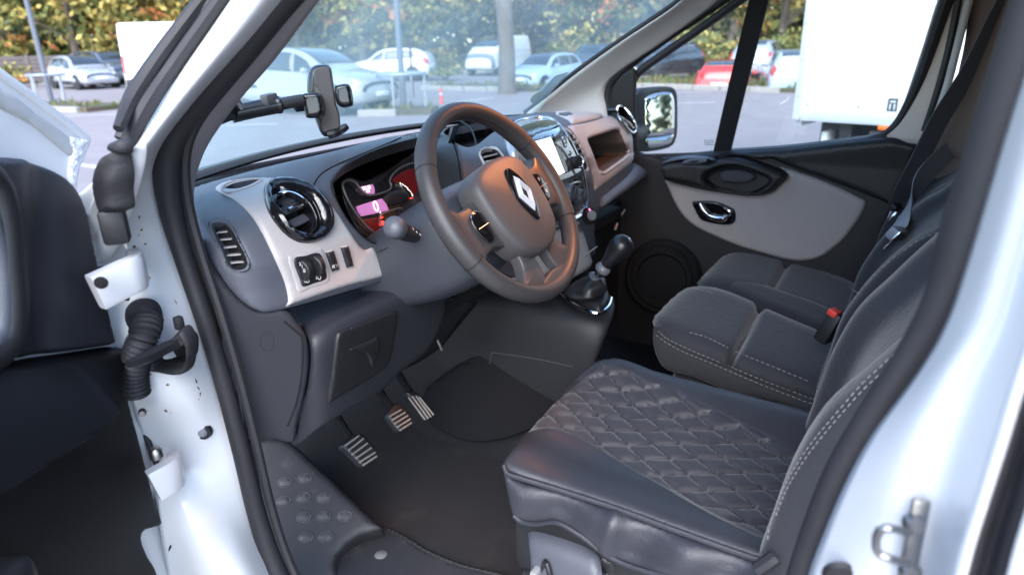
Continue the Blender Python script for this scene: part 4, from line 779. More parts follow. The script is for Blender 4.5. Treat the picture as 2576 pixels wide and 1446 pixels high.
patch('slot_cover', z7b([(805, 270), (845, 255), (865, 330), (825, 350)]), gs2(.004), PL_DK, db, thick=.002, rnd=.003, step=7)
gcs = lambda P: smax(smax(np.abs(P[:, 0]-.02)-.135, P[:, 2]-(1.115-.25*(P[:, 1]-.02)*0), .03), -P[:, 1]-.085, .06)
patch('console_body', [(1000, 760, 1), (1100, 735), (1300, 715), (1400, 722), (1470, 735), (1530, 740), (1546, 765), (1540, 800), (1510, 880), (1480, 960), (1470, 1040), (1440, 1120), (1330, 1180, 1), (1080, 1160, 1), (900, 900, 1)], lambda P: smax(smax(-.115-P[:, 0], P[:, 2]-1.115, .05), -.085-P[:, 1], .06), mat('console_plastic', (.012, .012, .015), .55, bump=.5, bscale=700, var=.15), db, thick=.004, rnd=.012, step=14, skirt=.05, t1=2.6)
cso = [o for o in db.children if o.name.startswith('console_body')]
tube('console_seam', cast(cso, [(1238, 886), (1300, 894), (1380, 908), (1441, 922)]), .0011, PL_DK, db, seg=5, sub=1)
tube('console_seam', cast(cso, [(1238, 886), (1228, 930), (1215, 985)]), .001, PL_DK, db, seg=5, sub=1)
box('console_core', (.0, .16, .86), (.19, .28, .44), DARKVOID, db, bev=.02)
patch('drawer_front', z7b([(840, 560), (940, 500), (1020, 470), (1045, 500), (1040, 600), (960, 640), (880, 680)]), gs2(.002), GLOSS, db, thick=.003, rnd=.004, step=8)
tube('drawer_edge', [q for q in hit(gs2(.006), z7b([(885, 590), (950, 540), (1018, 490)]))[0]], .002, PL_GR, db, sub=1)
gct = lambda o: (lambda P: P[:, 2]-1.118-o)
tube('gear_surround', [q for q in hit(gct(.004), [(1405, 736), (1430, 756), (1460, 774), (1490, 786), (1515, 784), (1532, 768), (1538, 750)])[0]], .0042, CHROME, db, seg=8, sub=5)
patch('gear_plinth', [(1380, 712), (1430, 690), (1490, 690), (1530, 735), (1530, 762), (1510, 778), (1480, 772), (1440, 752), (1400, 730)], gct(.0), PL_BK, db, thick=.012, rnd=.012, step=8)
# ---- knee panel under the steering column and the side of the footwell
gk = lambda o=0.: (lambda P: smax(smax(.165+.10*ss(1.12, 1.0, P[:, 2])*0+.30*(1.27-P[:, 2])*0.5-P[:, 1], P[:, 2]-(1.272-.25*(P[:, 1]-.165)), .030), -P[:, 0]-.735, .04)-o)
patch('knee_panel', [(716, 782, 1), (760, 768), (860, 740), (960, 712), (1030, 708), (1120, 735, 1), (1115, 800), (1075, 880), (1010, 932), (950, 990), (880, 1030), (800, 1080), (760, 1112), (735, 1115), (750, 1060), (772, 980), (782, 900), (775, 850), (750, 815)], gk(), PL_LO, db, thick=.006, rnd=.012, step=9, skirt=.04)
kl = z_ = zt(900, 1200, 1400/1842)
patch('fuse_cover', kl([(590, 185), (620, 160), (740, 110), (880, 60), (905, 80), (890, 200), (860, 330), (780, 400), (680, 460), (580, 520), (540, 540), (560, 400), (575, 280)]), gk(.006), PL_BK, db, thick=.003, rnd=.004, step=9)
patch('fuse_latch', kl([(650, 260), (760, 215), (800, 195), (815, 240), (790, 330), (770, 345), (740, 280)]), gk(.009), PL_BK, db, thick=.003, rnd=.004, step=8)
patch('side_kick_panel', [(500, 610, 1), (560, 705), (640, 778), (715, 778), (750, 815), (772, 850), (778, 910), (768, 985), (748, 1060), (738, 1110), (690, 1105), (650, 1112), (620, 1100, 1), (600, 980), (560, 830), (525, 700)], plane((-.74, .235, 1.2), (-.50, -.85, 0)), PL_LO, db, thick=.004, rnd=.012, step=12, skirt=.05)
tube('kick_panel_groove', [q for q in hit(plane((-.74, .231, 1.2), (-.50, -.85, 0)), kl([(310, 110), (380, 170), (405, 200), (408, 300), (400, 420), (375, 540), (330, 660)]))[0]], .0022, DARKVOID, db, seg=6, sub=4)
tube('screw_cover', [q for q in hit(plane((-.74, .2305, 1.2), (-.50, -.85, 0)), outline([(659, 875), (655, 855), (663, 838), (678, 835), (688, 848), (688, 868), (676, 882)], 4))[0]], .0004, DARKVOID, db, seg=5, sub=1, closed=True)
grid('column_skirt', [[at(1010, 705, Y=.25), at(1100, 740, Y=.25), at(1200, 760, Y=.25)], [at(1015, 800, Y=.30), at(1080, 830, Y=.30), at(1150, 820, Y=.30)], [at(1005, 930, Y=.34), at(1050, 910, Y=.34), at(1110, 870, Y=.34)]], PL_LO, db, thick=.006)
tube('pedal_bracket', [at(1050, 740, Y=.34), at(1090, 830, Y=.32), at(1112, 880, Y=.31)], .004, SATIN, db, seg=6, sub=2)
# ---- footwell
fl = empty('floor_mat', (-.4, .15, FLZ), 'black rubber floor mat in the driver footwell', 'floor mat')
patch('mat_sheet', [(640, 1110, 1), (760, 1000, 1), (1000, 900, 1), (1300, 1000, 1), (1420, 1150, 1), (1420, 1500, 1), (1250, 1460), (1150, 1430), (1050, 1375), (940, 1322), (900, 1310), (850, 1446, 1), (760, 1560, 1), (690, 1300, 1)], lambda P: P[:, 2]-FLZ-.004-.35*np.clip(P[:, 1]-.48, 0, None), CARPET, fl, thick=.008, rnd=.006, step=18)
zp = hit(lambda P: P[:, 2]-FLZ-.018, [(930, 1318), (1000, 1345), (1080, 1392), (1160, 1425), (1260, 1450), (1330, 1475)])[0]
tube('mat_edge', [p for p in zp], .007, RUBBER, fl, seg=8, sub=6)
zq = cr(zp, 14)
for i in range(6, len(zq)-2, 2):
    box('edge_stitch', zq[i]+np.array([0, 0, .0065]), (.002, .007, .0015), SATIN, fl, rot=(0, 0, R(35)), bev=0)
stp_ = empty('entry_step', (-.7, .25, FLZ), 'moulded black entry step with oval grip studs beside the sill', 'step')
gst = lambda P: (P-np.array([-.60, .30, .665])) @ (np.array([-.45, -.35, .82]))
patch('step_tread', [(652, 1112), (720, 1108), (790, 1165), (860, 1232), (930, 1300), (960, 1330), (900, 1350), (850, 1400), (840, 1460), (740, 1480), (690, 1350), (655, 1220)], gst, mat('step_plastic', (.018, .018, .022), .6, bump=.5, bscale=400, dirt=(.09, .085, .08, .58, .4), dscale=18), stp_, thick=.010, rnd=.02, step=12, skirt=.06)
STUD = mat('stud_rubber', (.045, .044, .048), .6, dirt=(.14, .13, .12, .5, .5), dscale=60)
for x_, y_ in ((769, 1206), (720, 1216), (717, 1263), (766, 1254), (818, 1254), (768, 1303), (817, 1301), (869, 1300), (822, 1352), (772, 1352)):
    q, nn, _ = hit(gst, [(x_, y_)]); q = q[0]+np.array([-.45, -.35, .82])*.0105
    lathe('grip_stud', q, (-.45, -.35, .82), [(0, .0035), (.008, .003), (.010, .001), (.0115, .0015), (.013, 0), (.013, -.004)], STUD, stp_, seg=16, sx=1., sy=1.35, xdir=(.6, .4, .5))
patch('sill_cover', [(880, 1350), (940, 1325), (1000, 1345), (1080, 1392), (1160, 1425), (1260, 1452), (1400, 1500, 1), (1400, 1600, 1), (800, 1600, 1), (830, 1480), (845, 1400)], lambda P: P[:, 2]-FLZ-.012, mat('sill_plastic', (.034, .034, .040), .55, bump=.4, bscale=400, dirt=(.12, .11, .1, .56, .5), dscale=14), stp_, thick=.012, rnd=.012, step=14, skirt=.05)
lathe('sill_plug', hit(lambda P: P[:, 2]-FLZ-.024, [(958, 1394)])[0][0], (0, 0, 1), [(0, .003), (.010, .002), (.014, 0)], mat('plug_dusty', (.16, .155, .15), .7), stp_, seg=16)
# carpet lining on the tunnel side and curved heel edge
patch('tunnel_carpet', kl([(1060, 470), (1400, 270), (1842, 345), (1842, 560), (1700, 640), (1560, 700), (1420, 740), (1260, 740), (1150, 690), (1080, 640)]), plane((-.135, .2, .8), (-.96, -.1, .25)), FOOT, fl, thick=.006, rnd=.006, step=18)
# ---- pedals
def pedal(name, label, ol_, y, ribs, dn, wide):
    r = empty(name, at(*ol_[0], Y=y), label, 'pedal')
    c = np.mean([at(p[0], p[1], Y=y) for p in ol_], 0); g = plane(c, dn)
    patch('pad', ol_, g, PL_BK, r, thick=.008, rnd=.006, step=6, skirt=.012)
    for a_, b_ in ribs:
        q = hit(plane(c+np.array(dn)/np.linalg.norm(dn)*.009, dn), [a_, b_])[0]
        tube('rib', [q[0], q[1]], .0022, mat('pedal_rib', (.22, .21, .20), .5, var=.3, vscale=60) if 'pedal_rib' not in bpy.data.materials else bpy.data.materials['pedal_rib'], r, seg=6, sub=1)
    tube('arm', [c+np.array([0, .01, 0]), c+np.array([.0, .08, .10]), c+np.array([.0, .14, .30])], .009, FOOT, r, seg=8, sub=4)
    return r
K1 = lambda p: kl([p])[0]
pedal('clutch_pedal', 'ribbed clutch pedal nearest the entry step', kl([(608, 770), (640, 730), (690, 703), (725, 708), (765, 750), (803, 795), (800, 825), (760, 855), (728, 880), (690, 850), (640, 800)]), .34,
      [(K1((632, 765)), K1((705, 712))), (K1((650, 790)), K1((728, 728))), (K1((668, 812)), K1((750, 752))), (K1((688, 832)), K1((770, 776))), (K1((708, 852)), K1((790, 800))), (K1((726, 868)), K1((798, 820)))], (-.1, -.8, .6), .08)
pedal('brake_pedal', 'ribbed brake pedal in the middle of the three', kl([(850, 610), (865, 570), (900, 545), (940, 565), (975, 605), (985, 650), (950, 675), (915, 695), (880, 660)]), .30,
      [(K1((868, 610)), K1((928, 575))), (K1((880, 630)), K1((948, 590))), (K1((892, 650)), K1((962, 606))), (K1((906, 668)), K1((975, 625))), (K1((920, 684)), K1((982, 645)))], (-.1, -.8, .6), .08)
pedal('accelerator_pedal', 'slim ribbed accelerator pedal furthest from the entry step', kl([(945, 490), (985, 480), (1030, 505), (1070, 555), (1105, 605), (1090, 622), (1058, 635), (1025, 590), (985, 535)]), .30,
      [(K1((965, 510)), K1((1052, 628))), (K1((985, 505)), K1((1070, 622))), (K1((1005, 503)), K1((1084, 614))), (K1((1022, 508)), K1((1098, 604)))], (-.1, -.75, .65), .05)
# ================================================================== steering wheel and column
WC = np.array([-.41, 0, 1.434]); TL = R(32.8)
WV = np.array([0, math.sin(TL), math.cos(TL)]); WN = np.array([0, -math.cos(TL), math.sin(TL)]); WX = np.array([1., 0, 0])
sw_ = empty('steering_wheel', WC, 'dark leather steering wheel with diamond emblem, rim worn on top', 'steering wheel')
WR = R(7)
def wl(x, v, n=0.):
    x, v = x*math.cos(WR)-v*math.sin(WR), x*math.sin(WR)+v*math.cos(WR)
    return WC+WX*x+WV*v+WN*n
rim = [wl(.178*math.cos(a), .178*math.sin(a)) for a in np.linspace(0, 2*math.pi, 72, endpoint=False)]
# rim: oval section with a finger swelling
prof = []
V = []; k = 96; s = 16
for i in range(k):
    a = 2*math.pi*i/k; rad = WX*math.cos(a)+WV*math.sin(a)
    sw2 = 1+.07*math.exp(-((math.degrees(a)-38)/12)**2)+.07*math.exp(-((math.degrees(a)-142)/12)**2)
    for j in range(s):
        b = 2*math.pi*j/s
        V.append(WC+rad*(.178+.0155*sw2*math.cos(b))+WN*(.0185*sw2*math.sin(b)))
meshobj('rim', V, [(i*s+j, ((i+1) % k)*s+j, ((i+1) % k)*s+(j+1) % s, i*s+(j+1) % s) for i in range(k) for j in range(s)], WHEELM, sw_)
for a in (R(30), R(150), R(205), R(-25)):
    rad = WX*math.cos(a)+WV*math.sin(a)
    tube('rim_seam', [WC+rad*(.178+.0163*math.cos(b))+WN*(.0193*math.sin(b)) for b in np.linspace(0, 2*math.pi, 20, endpoint=False)], .0007, DARKVOID, sw_, closed=True, sub=1, seg=5)
tube('rim_stitch_line', [WC+(WX*math.cos(a)+WV*math.sin(a))*(.178-.0150)+WN*.004 for a in np.linspace(0, 2*math.pi, 90, endpoint=False)], .0008, PL_BK, sw_, closed=True, sub=1, seg=5)
# local-outline slabs in the wheel plane
def slab(name, pts, n0, n1, m, bulge=0., n=5, bev=.006, par=sw_, loops=6):
    O = outline([(p[0], p[1])+tuple(p[2:]) for p in pts], n); c = O.mean(0); V = []; k = len(O)
    V += [wl(x, y, n0) for x, y in O]; V += [wl(x, y, n1-bev) for x, y in O]
    lv = [(1-.45*bev/.02*0-t) for t in (0.03, .08, .16, .35, .6, .85)]
    for i, q in enumerate((.985, .95, .88, .70, .45, .2)):
        hgt = n1-bev*(.35 if i == 0 else .08 if i == 1 else 0)+bulge*(1-q*q)
        V += [wl(c[0]+(x-c[0])*q, c[1]+(y-c[1])*q, hgt) for x, y in O]
    V.append(wl(c[0], c[1], n1+bulge)); F = []
    for r_ in range(7): F += [(r_*k+i, r_*k+(i+1) % k, (r_+1)*k+(i+1) % k, (r_+1)*k+i) for i in range(k)]
    F += [(7*k+i, 7*k+(i+1) % k, 8*k) for i in range(k)]; F.append(tuple(range(k)))
    return meshobj(name, V, F, m, par)
HUBM = mat('airbag_plastic', (.060, .056, .058), .5, bump=.6, bscale=700, var=.06)
slab('airbag_cover', [(-.082, .048), (-.052, .066), (0, .072), (.052, .066), (.080, .048), (.088, .010), (.086, -.040), (.070, -.084), (.036, -.108), (0, -.114), (-.036, -.108), (-.070, -.084), (-.088, -.040), (-.091, .010)], -.020, .026, HUBM, bulge=.016, bev=.016)
SPK = mat('spoke_plastic', (.05, .048, .052), .45, bump=.4, bscale=700, var=.08)
for sg in (-1, 1):
    slab('spoke', [(sg*.066, .022), (sg*.105, .024), (sg*.140, .026), (sg*.166, .044), (sg*.172, .010), (sg*.172, -.045), (sg*.158, -.082), (sg*.140, -.062), (sg*.105, -.056), (sg*.066, -.062)], -.016, .006, SPK, bulge=.004, bev=.008)
    slab('spoke', [(sg*.018, -.085), (sg*.056, -.080), (sg*.068, -.112), (sg*.094, -.138), (sg*.112, -.148), (sg*.080, -.166), (sg*.035, -.174), (sg*.024, -.150), (sg*.020, -.115)], -.016, .004, SPK, bulge=.004, bev=.008)
    kp = slab('key_pad', [(sg*.098, .008), (sg*.114, .012), (sg*.128, .004), (sg*.132, -.018), (sg*.122, -.040), (sg*.104, -.044), (sg*.097, -.024)], .004, .0135, GLOSS, bulge=.001, bev=.003)
    tube('key_divider', [wl(sg*.100, -.016, .0165), wl(sg*.130, -.016, .0165)], .0008, SILVER, kp, seg=5, sub=1)
text('key_print', '0', wl(.114, -.028, .0155), WX, WV, .010, ICON, sw_); text('key_print', 'I', wl(.113, -.002, .0155), WX, WV, .010, ICON, sw_)
tube('key_chrome', [wl(-.097, .006, .012), wl(-.114, .012, .014), wl(-.129, .004, .014), wl(-.133, -.018, .014), wl(-.123, -.041, .013)], .0014, CHROME, sw_, seg=6, sub=4)
slab('bottom_bridge', [(-.060, -.158), (0, -.150), (.060, -.158), (.085, -.160), (.050, -.175), (0, -.180), (-.050, -.175), (-.085, -.160)], -.012, .006, SPK, bulge=.003, bev=.007)
# emblem: chrome rhombus ring with a stepped facet, on a dark lozenge
def nb(x, v): # height of the airbag cover near the centre
    return .0405-.5*((x/.084)**2+((v+.005)/.09)**2)*.016
slab('emblem_recess', [(0, .044), (.020, .020), (.027, -.008), (.020, -.036), (0, -.060), (-.020, -.036), (-.027, -.008), (-.020, .020)], .030, .0425, GLOSS, bev=.002)
def rh(w_, h_, cy): return [(0, cy+h_), (w_, cy), (0, cy-h_), (-w_, cy)]
cyE = -.008; o_, i_ = rh(.0195, .036, cyE), rh(.0085, .0165, cyE)
V = [wl(x, y, .0425) for x, y in o_]+[wl((x+a)/2, (y+b)/2, .050) for (x, y), (a, b) in zip(o_, i_)]+[wl(x, y, .0435) for x, y in i_]
meshobj('emblem', V, [(r_*4+i, r_*4+(i+1) % 4, (r_+1)*4+(i+1) % 4, (r_+1)*4+i) for r_ in range(2) for i in range(4)], mat('emblem_chrome', (.80, .80, .84), .22, metal=.45, var=.02, coat=.5), sw_, False)
text('airbag_print', 'AIRBAG', wl(.045, -.068, .0345), WX, WV, .006, mat('airbag_emboss', (.10, .095, .095), .5), sw_)
# column shroud and stalk
cl_ = empty('steering_column', WC+np.array([0, .2, -.2]), 'dark plastic steering column shroud with light stalk', 'steering column')
rowsC = []
for n_, hw, hu, hd, cyo in ((-.035, .050, .045, .055, 0.), (-.06, .090, .070, .085, -.005), (-.11, .108, .085, .098, -.006), (-.19, .112, .090, .092, -.006), (-.26, .108, .092, .075, -.006), (-.33, .100, .09, .055, -.006)):
    row = []
    for i in range(20):
        a = 2*math.pi*i/20; c_, s_ = math.cos(a), math.sin(a); e = .62
        row.append(wl(hw*abs(c_)**e*np.sign(c_), cyo+(hu if s_ > 0 else hd)*abs(s_)**e*np.sign(s_), n_))
    rowsC.append(row+[row[0]])
grid('shroud', rowsC, mat('column_plastic', (.042, .046, .058), .46, bump=.5, bscale=900, var=.1, vscale=9, bump2=(160, .12)), cl_, su=4, sv=1, thick=.003)
tube('shroud_seam', [q for q in hit(plane(wl(-.108, -.02, -.2), (-1, -.35, .1)), a5([(1700, 905), (1830, 850), (1960, 790)]))[0]]+[], .001, DARKVOID, cl_, sub=1, seg=5)
t0, t1_, t2 = at(1053, 596, X=-.505), at(1020, 585, X=-.555), at(988, 570, X=-.602)
tube('stalk', [t0, (t0+t1_)/2, t1_, (t1_+t2)/2], [.010, .0135, .015, .0165], PL_BK, cl_, seg=16, sub=4)
dv = (t2-t1_)/np.linalg.norm(t2-t1_)
lathe('stalk_knob', t2-dv*.012, dv, [(.0165, -.012), (.0185, -.006), (.0185, .008), (.016, .014), (.010, .018), (0, .0195)], PL_DK, cl_, seg=22)
lathe('stalk_boot', t0, dv, [(.024, -.02), (.022, 0), (.016, .004), (.010, .004)], PL_BK, cl_, seg=20)
for i_ in range(3):
    q = at(1031+i_*9, 583+i_*7, X=-.545+i_*.012)+np.array([-.2, -.8, .5])*.013
    text('stalk_print', ('D', '0', 'D')[i_], q, dv*-1, WV, .007, ICON, cl_)
# ================================================================== gear lever
gl_ = empty('gear_lever', (0, .03, 1.12), 'gear lever with glossy black knob and leather gaiter', 'gear lever')
kb = at(1556, 628, X=-.02); base = hit(gct(.012), [(1466, 738)])[0][0]; ax = kb-base; ax /= np.linalg.norm(ax); print('gear', kb, base)
lathe('knob', kb, ax, [(.012, -.052), (.015, -.045), (.018, -.030), (.024, -.012), (.0275, .006), (.026, .020), (.019, .031), (.010, .036), (0, .037)], mat('knob_black', (.010, .010, .013), .34), gl_, seg=30)
capn = np.array([.50, -.78, .30]); capn /= np.linalg.norm(capn)
lathe('shift_pattern_plate', kb+ax*.008+capn*.0215, capn, [(0, .0065), (.010, .006), (.0155, .003), (.0165, .000), (.0165, -.004)], mat('plate_grey', (.16, .15, .14), .15, coat=.6), gl_, seg=26)
lathe('plate_ring', kb+ax*.008+capn*.0215, capn, [(.0155, .0035), (.0178, .001), (.0178, -.004), (.0165, -.006)], CHROME, gl_, seg=26)
lathe('lift_collar', kb-ax*.058, ax, [(.010, -.012), (.016, -.010), (.019, -.004), (.018, .004), (.014, .008), (.012, .010)], mat('collar_grey', (.14, .145, .17), .3, coat=.3), gl_, seg=24)
tube('shaft', [kb-ax*.05, kb-ax*.11], .009, PL_BK, gl_, seg=12, sub=1)
topg = kb-ax*.088
rg = []
for i, (t, r_) in enumerate(((0, .044), (.12, .046), (.3, .043), (.5, .040), (.68, .035), (.82, .028), (.93, .021), (1, .014))):
    c = base*(1-t)+topg*t
    rg.append([c+np.array([math.cos(a), math.sin(a)*1.05, 0])*(r_*(1+.07*math.sin(a*5+t*6)*(t > .05))) for a in np.linspace(0, 2*math.pi, 25)])
grid('gaiter', rg, mat('gaiter_leather', (.014, .014, .017), .33, bump=.4, bscale=300), gl_, su=3, sv=1)
lathe('gaiter_ring', topg, ax, [(.014, -.006), (.0175, -.004), (.0175, .003), (.013, .006)], mat('gaiter_clip', (.10, .11, .13), .35), gl_, seg=20)
# ================================================================== seats
def dashes(name, pts, m, parent, r=.0009, dash=.006, gap=.0035):
    p = cr(pts, 10); L = np.r_[0, np.cumsum(np.linalg.norm(np.diff(p, axis=0), axis=1))]
    V = []; F = []; s = 0.
    f = lambda q: np.array([np.interp(q, L, p[:, i]) for i in range(3)])
    while s+dash < L[-1]:
        a, b = f(s), f(s+dash); x, y, z = frame(b-a); k = len(V)
        for c in (a, b):
            for u, v in ((1, 0), (0, 1), (-1, 0), (0, -1)): V.append(c+(x*u+y*v)*r)
        F += [(k+i, k+(i+1) % 4, k+4+(i+1) % 4, k+4+i) for i in range(4)]+[(k, k+1, k+2, k+3), (k+4, k+5, k+6, k+7)]
        s += dash+gap
    return meshobj(name, V, F, m, parent, False)
ds = empty('driver_seat', (-.41, -.35, FLZ), 'driver seat with quilted diamond cushion, black cover and white double stitching', 'seat')
SX = -.412
def Gs(x, y): return 1.032+.03*(y+.3)+.026*ss(.09, .20, np.abs(x-SX))+.016*np.exp(-((y+.12)/.07)**2)
def gs(o=0.): return lambda P: smax(smax(P[:, 2]-Gs(P[:, 0], P[:, 1]), P[:, 1]+.045-.02*np.exp(-((P[:, 0]-SX)/.15)**2), .055), np.abs(P[:, 0]-SX)-.240, .03)-o
zs = zt(1900, 1300, 1400/2026)
quilt_ol = zs([(300, 612), (420, 600), (560, 640), (700, 712), (900, 832), (1100, 945), (1300, 1062), (1500, 1165), (1700, 1235), (1860, 1100), (1990, 800), (1862, 742), (1700, 662), (1500, 562), (1300, 462), (1150, 382), (1000, 312), (880, 255), (760, 226), (640, 300), (450, 460)])
QO = outline(quilt_ol, 5)
def quilt(P, v, D):
    ins = inpoly(v, QO); dq = dist_poly(v, QO)*1.1/FP
    e = np.where(ins, np.clip(dq/.006, 0, 1), 0)
    a, b = .0255, .0385
    p = (P[:, 0]-SX)/a; q = (P[:, 1]+.30)/b
    u, w = (p+q)/2, (p-q)/2
    du = np.abs(u-np.round(u)); dw = np.abs(w-np.round(w)); d = np.minimum(du, dw)*2*a*b/math.hypot(a, b)
    pad = .0050*(1-np.exp(-(d/.0065)**2))-.0042*np.exp(-(d/.0013)**2)
    return e*pad-.0060*np.where(ins, e, 0)-.0018*np.exp(-(dq/.003)**2)
top = [(1266, 1172), (1282, 1140), (1325, 1088), (1380, 1028), (1440, 958), (1490, 915), (1540, 902), (1600, 905), (1680, 918), (1780, 945), (1880, 975), (1980, 1010), (2052, 1045), (2075, 1080), (2060, 1250), (2000, 1420, 1), (1935, 1412, 1), (1850, 1384), (1700, 1330), (1550, 1275), (1400, 1226), (1300, 1196)]
cu = patch('cushion_cover', top, gs(), LEATHER, ds, thick=.006, rnd=.012, step=3.6, disp=quilt, skirt=.03, n=5, t1=2.4)
# the quilted insert takes the fabric material
cu.data.materials.append(mat('quilted_insert', (.027, .027, .034), .6, bump=.55, bscale=500, var=.12, vscale=40, sheen=.2))
pc = np.array([v.co for v in cu.data.vertices])
vv = (pc-CAM) @ M3; pix = np.stack([CX+FP*vv[:, 0]/vv[:, 2], CY-FP*vv[:, 1]/vv[:, 2]], 1); inq = inpoly(pix, QO)
for f in cu.data.polygons:
    if all(inq[i] for i in f.vertices): f.material_index = 1
pipe = [(1480, 918), (1440, 958), (1380, 1028), (1325, 1088), (1282, 1140), (1268, 1170), (1276, 1190), (1300, 1200), (1400, 1230), (1550, 1279), (1700, 1334), (1850, 1388), (1935, 1416), (1990, 1440)]
tube('piping', [q for q in hit(gs(.004), pipe[5:], t1=2.4)[0]], .0042, LEATHER, ds, seg=8, sub=5)
def wr(P, v, D): return .008*np.sin(v[:, 0]/42+v[:, 1]/60)*np.clip(D/.02, 0, 1)+.007*np.exp(-((v[:, 0]-1545+(v[:, 1]-1330)*.3)/24)**2)
patch('cover_skirt', [(1268, 1176), (1300, 1205), (1400, 1234), (1550, 1284), (1700, 1339), (1850, 1393), (1935, 1421), (1975, 1480, 1), (1900, 1500), (1750, 1462), (1640, 1438), (1540, 1402), (1460, 1345), (1400, 1312), (1350, 1316), (1310, 1310), (1290, 1290), (1275, 1230)], gs(-.003), LEATHER, ds, thick=.006, rnd=.01, step=9, disp=wr, skirt=.02, t1=2.4)
tube('skirt_hem', [q for q in hit(gs(.004), [(1292, 1296), (1312, 1312), (1350, 1318), (1400, 1314), (1460, 1347), (1540, 1404), (1640, 1440), (1750, 1464)], t1=2.4)[0]], .0035, LEATHER, ds, seg=6, sub=5)
gsb = lambda P: smax(smax(P[:, 0]*-1-.645, P[:, 2]-.945, .03), P[:, 1]+.12, .05)
patch('seat_base_trim', [(1330, 1328), (1360, 1318), (1410, 1322), (1460, 1352), (1505, 1392), (1512, 1420), (1508, 1500), (1420, 1560, 1), (1345, 1500), (1335, 1400)], gsb, PL_DK, ds, thick=.010, rnd=.016, step=9, skirt=.05, t1=2.4)
patch('seat_rail_cover', [(1508, 1400), (1600, 1445), (1700, 1480), (1700, 1600, 1), (1480, 1600, 1), (1508, 1500)], plane((-.625, -.2, .9), (-1, -.15, 0)), PL_BK, ds, thick=.004, rnd=.006, step=14, skirt=.03)
tube('adjust_lever', [at(1360, 1440, X=-.64), at(1372, 1412, X=-.645), at(1382, 1440, X=-.65), at(1388, 1480, X=-.65)], [.003, .0045, .005, .005], PL_BK, ds, seg=8, sub=3)
box('lever_tab', at(1348, 1440, X=-.65), (.02, .012, .014), SILVER, ds, bev=.002)
box('cushion_core', (SX, -.34, .90), (.40, .44, .16), PL_BK, ds, bev=.03)
box('seat_box', (SX, -.36, .74), (.42, .44, .22), PL_BK, ds, bev=.02)
def backrest(name, root, x0, x1, prof, depth, m, bol=.035, edge=.05):
    rows = []; w_ = x1-x0
    for (yf, z) in prof:
        r_ = []
        for t, dy in ((.0, depth), (.0, depth*.55), (.004, .035), (.03, .008), (.09, .0), (.17, .004), (.26, bol), (.5, bol*1.15), (.74, bol), (.83, .004), (.91, .0), (.97, .008), (.996, .035), (1., depth*.55), (1., depth)):
            r_.append((x0+w_*t, yf-dy, z))
        rows.append(r_)
    last = rows[-1]; cxm = (x0+x1)/2; yc = prof[-1][0]-depth*.5; zc = prof[-1][1]
    rows.append([(cxm+(p[0]-cxm)*.86, yc+(p[1]-yc)*.7, zc+.035) for p in last]); rows.append([(cxm+(p[0]-cxm)*.5, yc+(p[1]-yc)*.3, zc+.048) for p in last])
    return grid(name, rows, m, root, su=4, sv=4, ang=70)
profD = [(-.505, .95), (-.515, 1.02), (-.528, 1.10), (-.543, 1.19), (-.568, 1.27), (-.605, 1.33), (-.640, 1.385), (-.685, 1.45), (-.73, 1.53), (-.765, 1.60)]
backrest('backrest', ds, SX-.232, SX+.232, profD, .13, FABRIC2)
bx0 = SX-.232
z3 = zt(2900, 1300, 1196/1731)
dbk = [o for o in ds.children if o.name.startswith('backrest')]
dashes('stitching', cast(dbk, z3([(252, 1240), (262, 1170), (295, 1070), (350, 930), (430, 790), (530, 650), (650, 510), (800, 340), (920, 230), (1020, 130)])), STITCH, ds, r=.0005, dash=.005, gap=.004)
dashes('stitching', cast(dbk, z3([(300, 1100), (345, 985), (400, 880), (480, 755), (570, 640), (690, 500), (810, 370), (900, 285), (990, 190)])), STITCH, ds, r=.0005, dash=.005, gap=.004)
box('recliner_cover', (bx0-.012, -.57, .96), (.03, .14, .14), PL_BK, ds, bev=.02)
tube('cover_strap', [at(1905, 1432, X=-.66), at(1935, 1412, X=-.655), at(1952, 1400, X=-.65)], .010, RUBBER, ds, seg=8, sub=3)
lathe('headrest', (SX, -.83, 1.70), (0, .25, 1), [(0, -.06), (.10, -.055), (.115, 0), (.10, .08), (0, .09)], FABRIC, ds, seg=24, sx=1.1, sy=.45)
# ------------------------------------------------------------------ passenger bench
ps = empty('passenger_bench', (.4, -.35, FLZ), 'charcoal fabric double passenger bench with white seam stitching', 'seat')
def gb(zt_=1.035, yf=-.07): return lambda P: smax(smax(P[:, 2]-zt_-.15*(P[:, 1]+.15), P[:, 1]-yf, .07), -P[:, 0]-.005, .05)
def groove(a, b, w_=9, dep=.022, lift=0.):
    a, b = np.array(a, float), np.array(b, float); ab = b-a
    def f(P, v, D):
        t = ((v-a) @ ab)/(ab @ ab); tt = np.clip(t, -.05, 1.3); d = (v[:, 0]-(a[0]+ab[0]*tt))*(-ab[1]/np.hypot(*ab))+(v[:, 1]-(a[1]+ab[1]*tt))*(ab[0]/np.hypot(*ab))
        return -dep*np.exp(-(d/w_)**2)*(t > -.15)+.010*np.tanh(d/14)*0
    return f
patch('cushion', [(1646, 812), (1666, 784), (1697, 753), (1736, 731), (1783, 729), (1830, 741), (1877, 760), (1916, 779), (1995, 814), (2060, 842), (2100, 870), (2110, 930), (2090, 1010), (2062, 1015), (1980, 985), (1880, 948), (1780, 902), (1700, 868), (1656, 842)], gb(), FABRIC2, ps, thick=.028, rnd=.035, step=7, disp=groove((1912, 778), (1862, 876), 10, .026), skirt=.03)
patch('cushion_side', [(1646, 820), (1660, 848), (1700, 872), (1780, 906), (1880, 952), (1980, 989), (2064, 1018), (2075, 1060, 1), (1950, 1010), (1850, 990), (1750, 950), (1680, 930), (1655, 900), (1644, 860)], plane((.03, -.3, 1.), (-.97, .1, .2)), FABRIC, ps, thick=.012, rnd=.012, step=9, skirt=.05)
